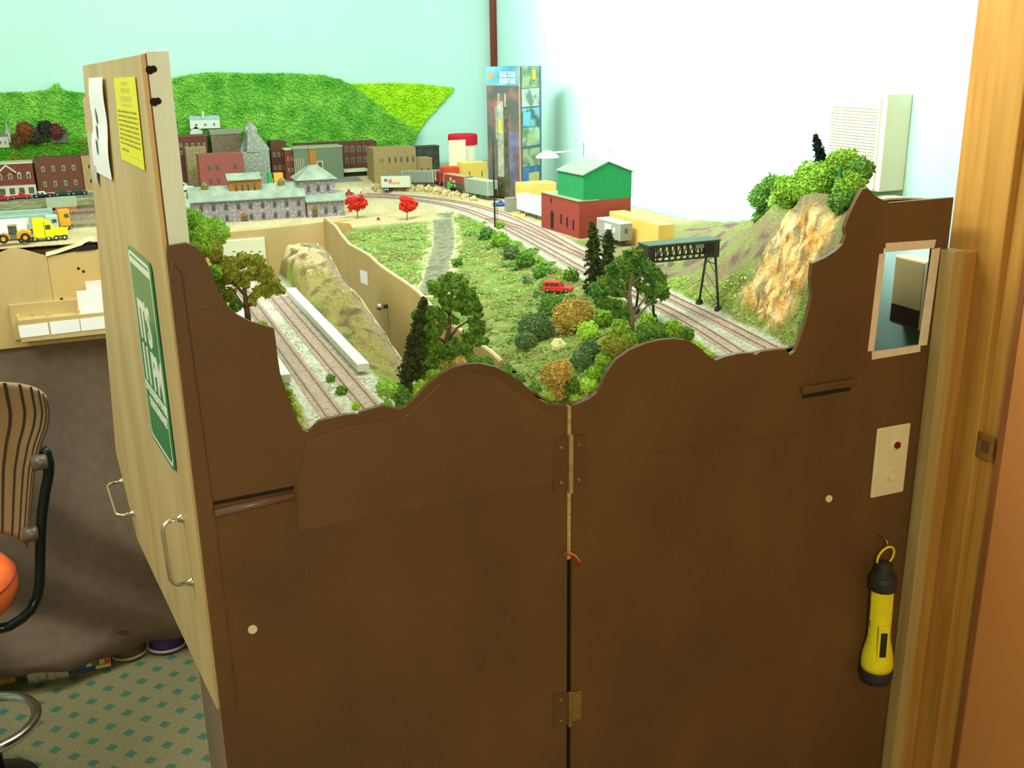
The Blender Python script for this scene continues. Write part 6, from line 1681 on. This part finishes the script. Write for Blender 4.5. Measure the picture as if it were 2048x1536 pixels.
def curtain(name, label, p0, p1, z0, z1, seed, amp=.016, n=160, drape=.02, m=10):
    p0, p1 = Vector(p0), Vector(p1); d = (p1 - p0); L = d.length; d.normalize(); nn = Vector((d.y, -d.x, 0)); vs = []
    for j in range(m + 1):
        v = j / m
        for i in range(n + 1):
            u = i / n; s_ = u * L + .22 * v
            s_ = u * L - .85 * v * v; w_ = amp * (.15 + .85 * v) * v ** .5 * (math.sin(s_ * 7 + seed) * 1.3 + .55 * math.sin(s_ * 19 + seed * 2 + v) + .22 * math.sin(s_ * 47 + 1 + 2 * v) * v) + drape * v
            z = z1 + (z0 - z1) * v + (.010 * math.sin(s_ * 9 + seed) if j == m else 0)
            q = p0 + d * u * L + nn * w_; vs.append((q.x, q.y, z))
    k = len(vs); vs2 = [tuple(Vector(v) - nn * .0015) for v in vs]; fs = []
    for j in range(m):
        for i in range(n):
            a = j * (n + 1) + i; fs += [[a, a + n + 1, a + n + 2, a + 1], [a + k, a + 1 + k, a + n + 2 + k, a + n + 1 + k]]
    for i in range(n): a = m * (n + 1) + i; fs.append([a, a + k, a + k + 1, a + 1])
    return tag(MB().add(vs + vs2, fs).build(name, M_curt, smooth=True), label, 'curtain')


curtain('table_curtain', 'brown cloth curtain hanging in slanting folds below the town table', (-1.3, TB + .012, 0), (.545, TB + .012, 0), .058, .925, 1, amp=.026, drape=.034, n=300, m=24)
curtain('table_curtain', 'brown cloth curtain below the hardboard fascia of the green slope', (.549, TB - .03, 0), (.549, 1.42, 0), .055, .935, 4, amp=.004, drape=.0)
# bench tops and legs carrying the scenery
M_bench = mat('bench_wood', (.20, .14, .08), (.26, .18, .1), 12, .7)
bch = thing('layout_bench', 'wooden bench under the hillside scenery, hidden behind the brown fascia', 'bench', (.9, 1.9, 0))
MB().box(.556, 1.02, 1.20, 3.38, 1.03, 1.05).build('bench_top', M_bench, bch)
MB().box(1.02, 1.30, 1.50, 3.38, 1.03, 1.05).build('bench_top', M_bench, bch)
for x in (.60, 1.25):
    for y in (1.6, 3.3): MB().box(x - .02, x + .02, y - .02, y + .02, 0, 1.03).build('leg', M_bench, bch)
MB().box(.5475, .5555, 2.66, 3.38, 1.03, 1.04).build('edge_rail', M_bench, bch)
tbl = thing('town_table', 'wooden table carrying the model town behind the brown curtain', 'table', (-.4, 3.0, 0))
MB().box(-1.3, .54, 2.64, 3.38, 1.10, 1.125).build('table_top', M_bench, tbl)
for x in (-1.25, .5):
    for y in (2.7, 3.3): MB().box(x - .02, x + .02, y - .02, y + .02, 0, 1.10).build('leg', M_bench, tbl)
bb = thing('lift_section_frame', 'wooden frame carrying the narrow strip of straight tracks', 'frame', (.24, 1.9, .9))
MB().box(.10, .396, 1.20, 2.015, .99, 1.01).build('deck', M_bench, bb)
MB().box(.082, .088, 1.66, 2.015, .92, 1.125).build('side_rail', M_bench, bb)
for y in (1.4, 1.95): MB().box(.10, .14, y, y + .04, 0, .99).build('leg', M_bench, bb); MB().box(.34, .38, y, y + .04, 0, .99).build('leg', M_bench, bb)
tag(MB().box(.405, .53, 1.160, 1.29, .99, 1.07).build('scenery_block', M_bench), 'wooden block holding the scenery at the left mound, behind the brown fascia', 'block')

# containers peeping out below the curtain


def pail(px, py, r, m, rim, label, h=.10, y=2.665):
    c = P(px, py, 2, 0); c = Vector((c.x, y, 0)); t = thing('pail', label, 'pail', c)
    MB().lathe([(r * .9, 0), (r, h), (r * .96, h)], 28, Matrix.Translation(c)).build('body', m, t, smooth=False)
    MB().tube([(c.x + r * 1.0 * math.cos(a), c.y + r * 1.0 * math.sin(a), .012) for a in np.linspace(0, 2 * math.pi, 29)[:-1]], .004, 6, closed=True).build('rim', rim, t, smooth=True)


tag(MB().box(-.415, -.345, 2.640, 2.70, 0, .06).build('storage_box', colmat(222, 178, 26), bevel=.004), 'yellow box under the left end of the curtain', 'box')
sb2 = thing('storage_bin', 'clear plastic bin with pale things inside under the curtain', 'bin', (-.265, 2.65, 0))
MB().box(-.315, -.215, 2.612, 2.70, 0, .08).build('bin_body', mat('cloudy_plastic', srgb(96, 112, 104), srgb(170, 176, 150), 38, .3, detail=4), sb2, bevel=.004)
for k in range(4): MB().box(-.305 + k * .02, -.291 + k * .02, 2.6095, 2.6118, .012, .035).build('contents', colmat(176, 168, 130), sb2)
cb = thing('printed_carton', 'blue carton with yellow, green and red print under the curtain', 'carton', (-.155, 2.66, 0))
MB().box(-.200, -.110, 2.617, 2.71, 0, .09).build('carton', colmat(50, 76, 130), cb, bevel=.001)
for k, cc_ in enumerate([(60, 96, 160), (206, 206, 60), (66, 120, 76), (214, 176, 50), (196, 70, 50)]): MB().box(-.188 + k * .016, -.174 + k * .016, 2.6155, 2.6168, .016, .07).build('printed_stripe', colmat(*cc_), cb)
MB().box(-.15, -.112, 2.6153, 2.6168, .004, .014).build('printed_stripe', colmat(206, 200, 110), cb)
pail(262, 1340, .048, colmat(92, 70, 46), colmat(150, 152, 118), 'brown pail with a pale rim under the curtain beside the printed carton')
pail(340, 1318, .052, colmat(60, 40, 96), colmat(176, 170, 170), 'purple pail with a pale rim under the curtain next to the side board')

# ------------------------------------------------------------------ drafting chair at the left edge
CY = 2.12
chs = thing('drafting_chair', 'drafting chair with striped bent-plywood back and orange seat, cut by the left edge', 'chair', (-.36, CY, 0))
M_tube = mat('black_green_tube', (.014, .022, .02), None, rough=.22, metal=.3)
xb = lambda px, py, y=CY: P(px, py, 1, y)
# back shell: bent, flaring outwards, facing the viewer's left
sh = [(96, 800, 0), (101, 832, .004), (96, 862, .01), (82, 900, .016), (70, 950, .018), (64, 1010, .018), (60, 1060, .018), (54, 1103, .018)]
M_ply2 = mat('walnut_veneer', srgb(126, 104, 70), srgb(138, 114, 78), 20, .35, stretch=(1, 1, .2), spec=.6)
M_strp = mat('dark_stripe', (.03, .022, .018), None, rough=.4)
N_ = 22; K = 18; right = [xb(a, b) for a, b, _ in sh]; zs_ = [p.z for p in right]; xs2 = [p.x for p in right]
zT, zB = zs_[0] + .012, zs_[-1]


def edge_x(z): return float(np.interp(z, zs_[::-1], xs2[::-1]))


cx_ = xs2[4] - .20


def shell(u, v, off=0):
    """u across 0..1 (1 = right edge), v down 0..1"""
    ztop = zT + .030 * (1 - (2 * u - 1) ** 2) - .012 * (abs(2 * u - 1) ** 6)
    zbot = zB + .055 * (1 - abs(2 * u - 1)) ** .8
    z = ztop + (zbot - ztop) * v; e = edge_x(max(z, zB)); hw_ = e - cx_; s_ = 2 * u - 1
    x = cx_ + hw_ * math.sin(s_ * math.pi / 2 * .92) / math.sin(math.pi / 2 * .92)
    y = CY - .0 + .055 * (1 - abs(s_) ** 2.2) - .03 * max(0, (1 - v * 4)) * 0 + off + .02 * math.sin(v * 3.1)
    return (x, y, z)


def strip(u0, u1, off0, off1, nn=3, mm=26):
    vs = []; mb = MB()
    for j in range(mm + 1):
        for o in (off0, off1):
            for i in range(nn + 1): vs.append(shell(u0 + (u1 - u0) * i / nn, j / mm, o))
    w2 = 2 * (nn + 1); fs = []
    for j in range(mm):
        a = j * w2
        for i in range(nn):
            fs += [[a + i, a + i + w2, a + i + 1 + w2, a + i + 1], [a + nn + 1 + i, a + nn + 2 + i, a + nn + 2 + i + w2, a + nn + 1 + i + w2]]
        fs += [[a, a + nn + 1, a + nn + 1 + w2, a + w2], [a + nn, a + nn + w2, a + w2 + 2 * nn + 1, a + 2 * nn + 1]]
    a = mm * w2; fs += [[i, i + 1, nn + 2 + i, nn + 1 + i] for i in range(nn)] + [[a + i + 1, a + i, a + nn + 1 + i, a + nn + 2 + i] for i in range(nn)]
    return mb.add(vs, fs)


bk = strip(0, 1, 0, .008, 40).build('backrest', M_ply2, chs, smooth=True)
for k in range(1, 22):
    u = .5 + .5 * math.sin((k / 11 - 1) * math.pi / 2 * .97) ; strip(u - .006, u + .006, -.0012, -.0002, 1).build('dark_stripe', M_strp, bk)
# tube frame on the right and left
for sgn, nm in ((1, 'right'), (-1, 'left')):
    fr_ = [(84, 898), (92, 905), (98, 925), (97, 950), (90, 985), (84, 1030), (81, 1080), (80, 1130), (79, 1170), (74, 1195), (62, 1215), (45, 1226), (20, 1236), (-20, 1240)]
    pts = []
    for i, (a, b) in enumerate(fr_):
        q = xb(a, b, CY + .030); q.y = CY + .030 - max(0, i - 9) * .012
        if sgn < 0: q.x = 2 * cx_ - q.x
        pts.append(q)
    MB().tube(pts, .0105, 14).build('frame_tube', M_tube, chs, smooth=True)
    for (a, b) in ((76, 925), (58, 1068)):
        q = xb(a, b, CY + .018); q.x = q.x if sgn > 0 else 2 * cx_ - q.x
        M = Matrix.Translation(q) @ Matrix.Rotation(math.pi / 2, 4, 'Y')
        MB().lathe([(.016, -.012), (.016, .014), (.012, .018)], 20, M).build('bracket', mat('brown_grey_mount', (.085, .07, .045), (.13, .105, .07), 30, .35), chs, smooth=True)
sc_ = xb(-150, 1180, CY - .05); sz = xb(20, 1125, CY - .05).z; sr = xb(37, 1165, CY - .05).x - sc_.x
MB().lathe([(sr * .88, sz - .078), (sr * .97, sz - .068), (sr, sz - .045), (sr * .985, sz - .022), (sr * .93, sz - .006), (sr * .84, sz), (sr * .3, sz - .004)], 48, Matrix.Translation((sc_.x, sc_.y, 0))).build('seat', mat('orange_vinyl', srgb(222, 96, 46), srgb(232, 112, 58), 20, .35), chs, smooth=True)
MB().tube([(sc_.x + sr * .985 * math.cos(a), sc_.y + sr * .985 * math.sin(a), sz - .022) for a in np.linspace(0, 2 * math.pi, 61)[:-1]], .0022, 6, closed=True).build('seat_piping', colmat(150, 60, 34), chs, smooth=True)
fc = P(-32, 1450, 2, .165); rr = P(72, 1450, 2, .165).x - fc.x
rc = Vector((fc.x, fc.y, .165))
MB().tube([(rc.x + rr * math.cos(a), rc.y + rr * math.sin(a), .165) for a in np.linspace(0, 2 * math.pi, 49)[:-1]], .0115, 14, closed=True).build('foot_ring', M_chrome, chs, smooth=True)
MB().lathe([(.024, .02), (.024, sz - .085), (.05, sz - .075), (.05, sz - .07)], 20, Matrix.Translation((rc.x, rc.y, 0))).build('column', M_black, chs, smooth=True)
MB().lathe([(.09, 0), (.09, .008), (.05, .022), (.026, .03)], 36, Matrix.Translation((rc.x, rc.y, 0))).build('floor_disc', M_black, chs, smooth=True)
for a in (2.2, 3.4, 4.6): MB().tube([(rc.x + .02 * math.cos(a), rc.y + .02 * math.sin(a), .17), (rc.x + rr * math.cos(a), rc.y + rr * math.sin(a), .165)], .007, 8).build('ring_spoke', M_chrome, chs, smooth=True)
MB().box(sc_.x - .08, rc.x + .03, sc_.y - .03, sc_.y + .03, sz - .09, sz - .075).build('seat_plate', M_black, chs)
tag(MB().box(.50, .58, 1.1515, 1.156, 0, .985).build('seam_shade_sheet', M_void), 'black sheet added behind the seam of the brown fascia to darken its gap', 'board')  # black backing added as the dark of the open seam
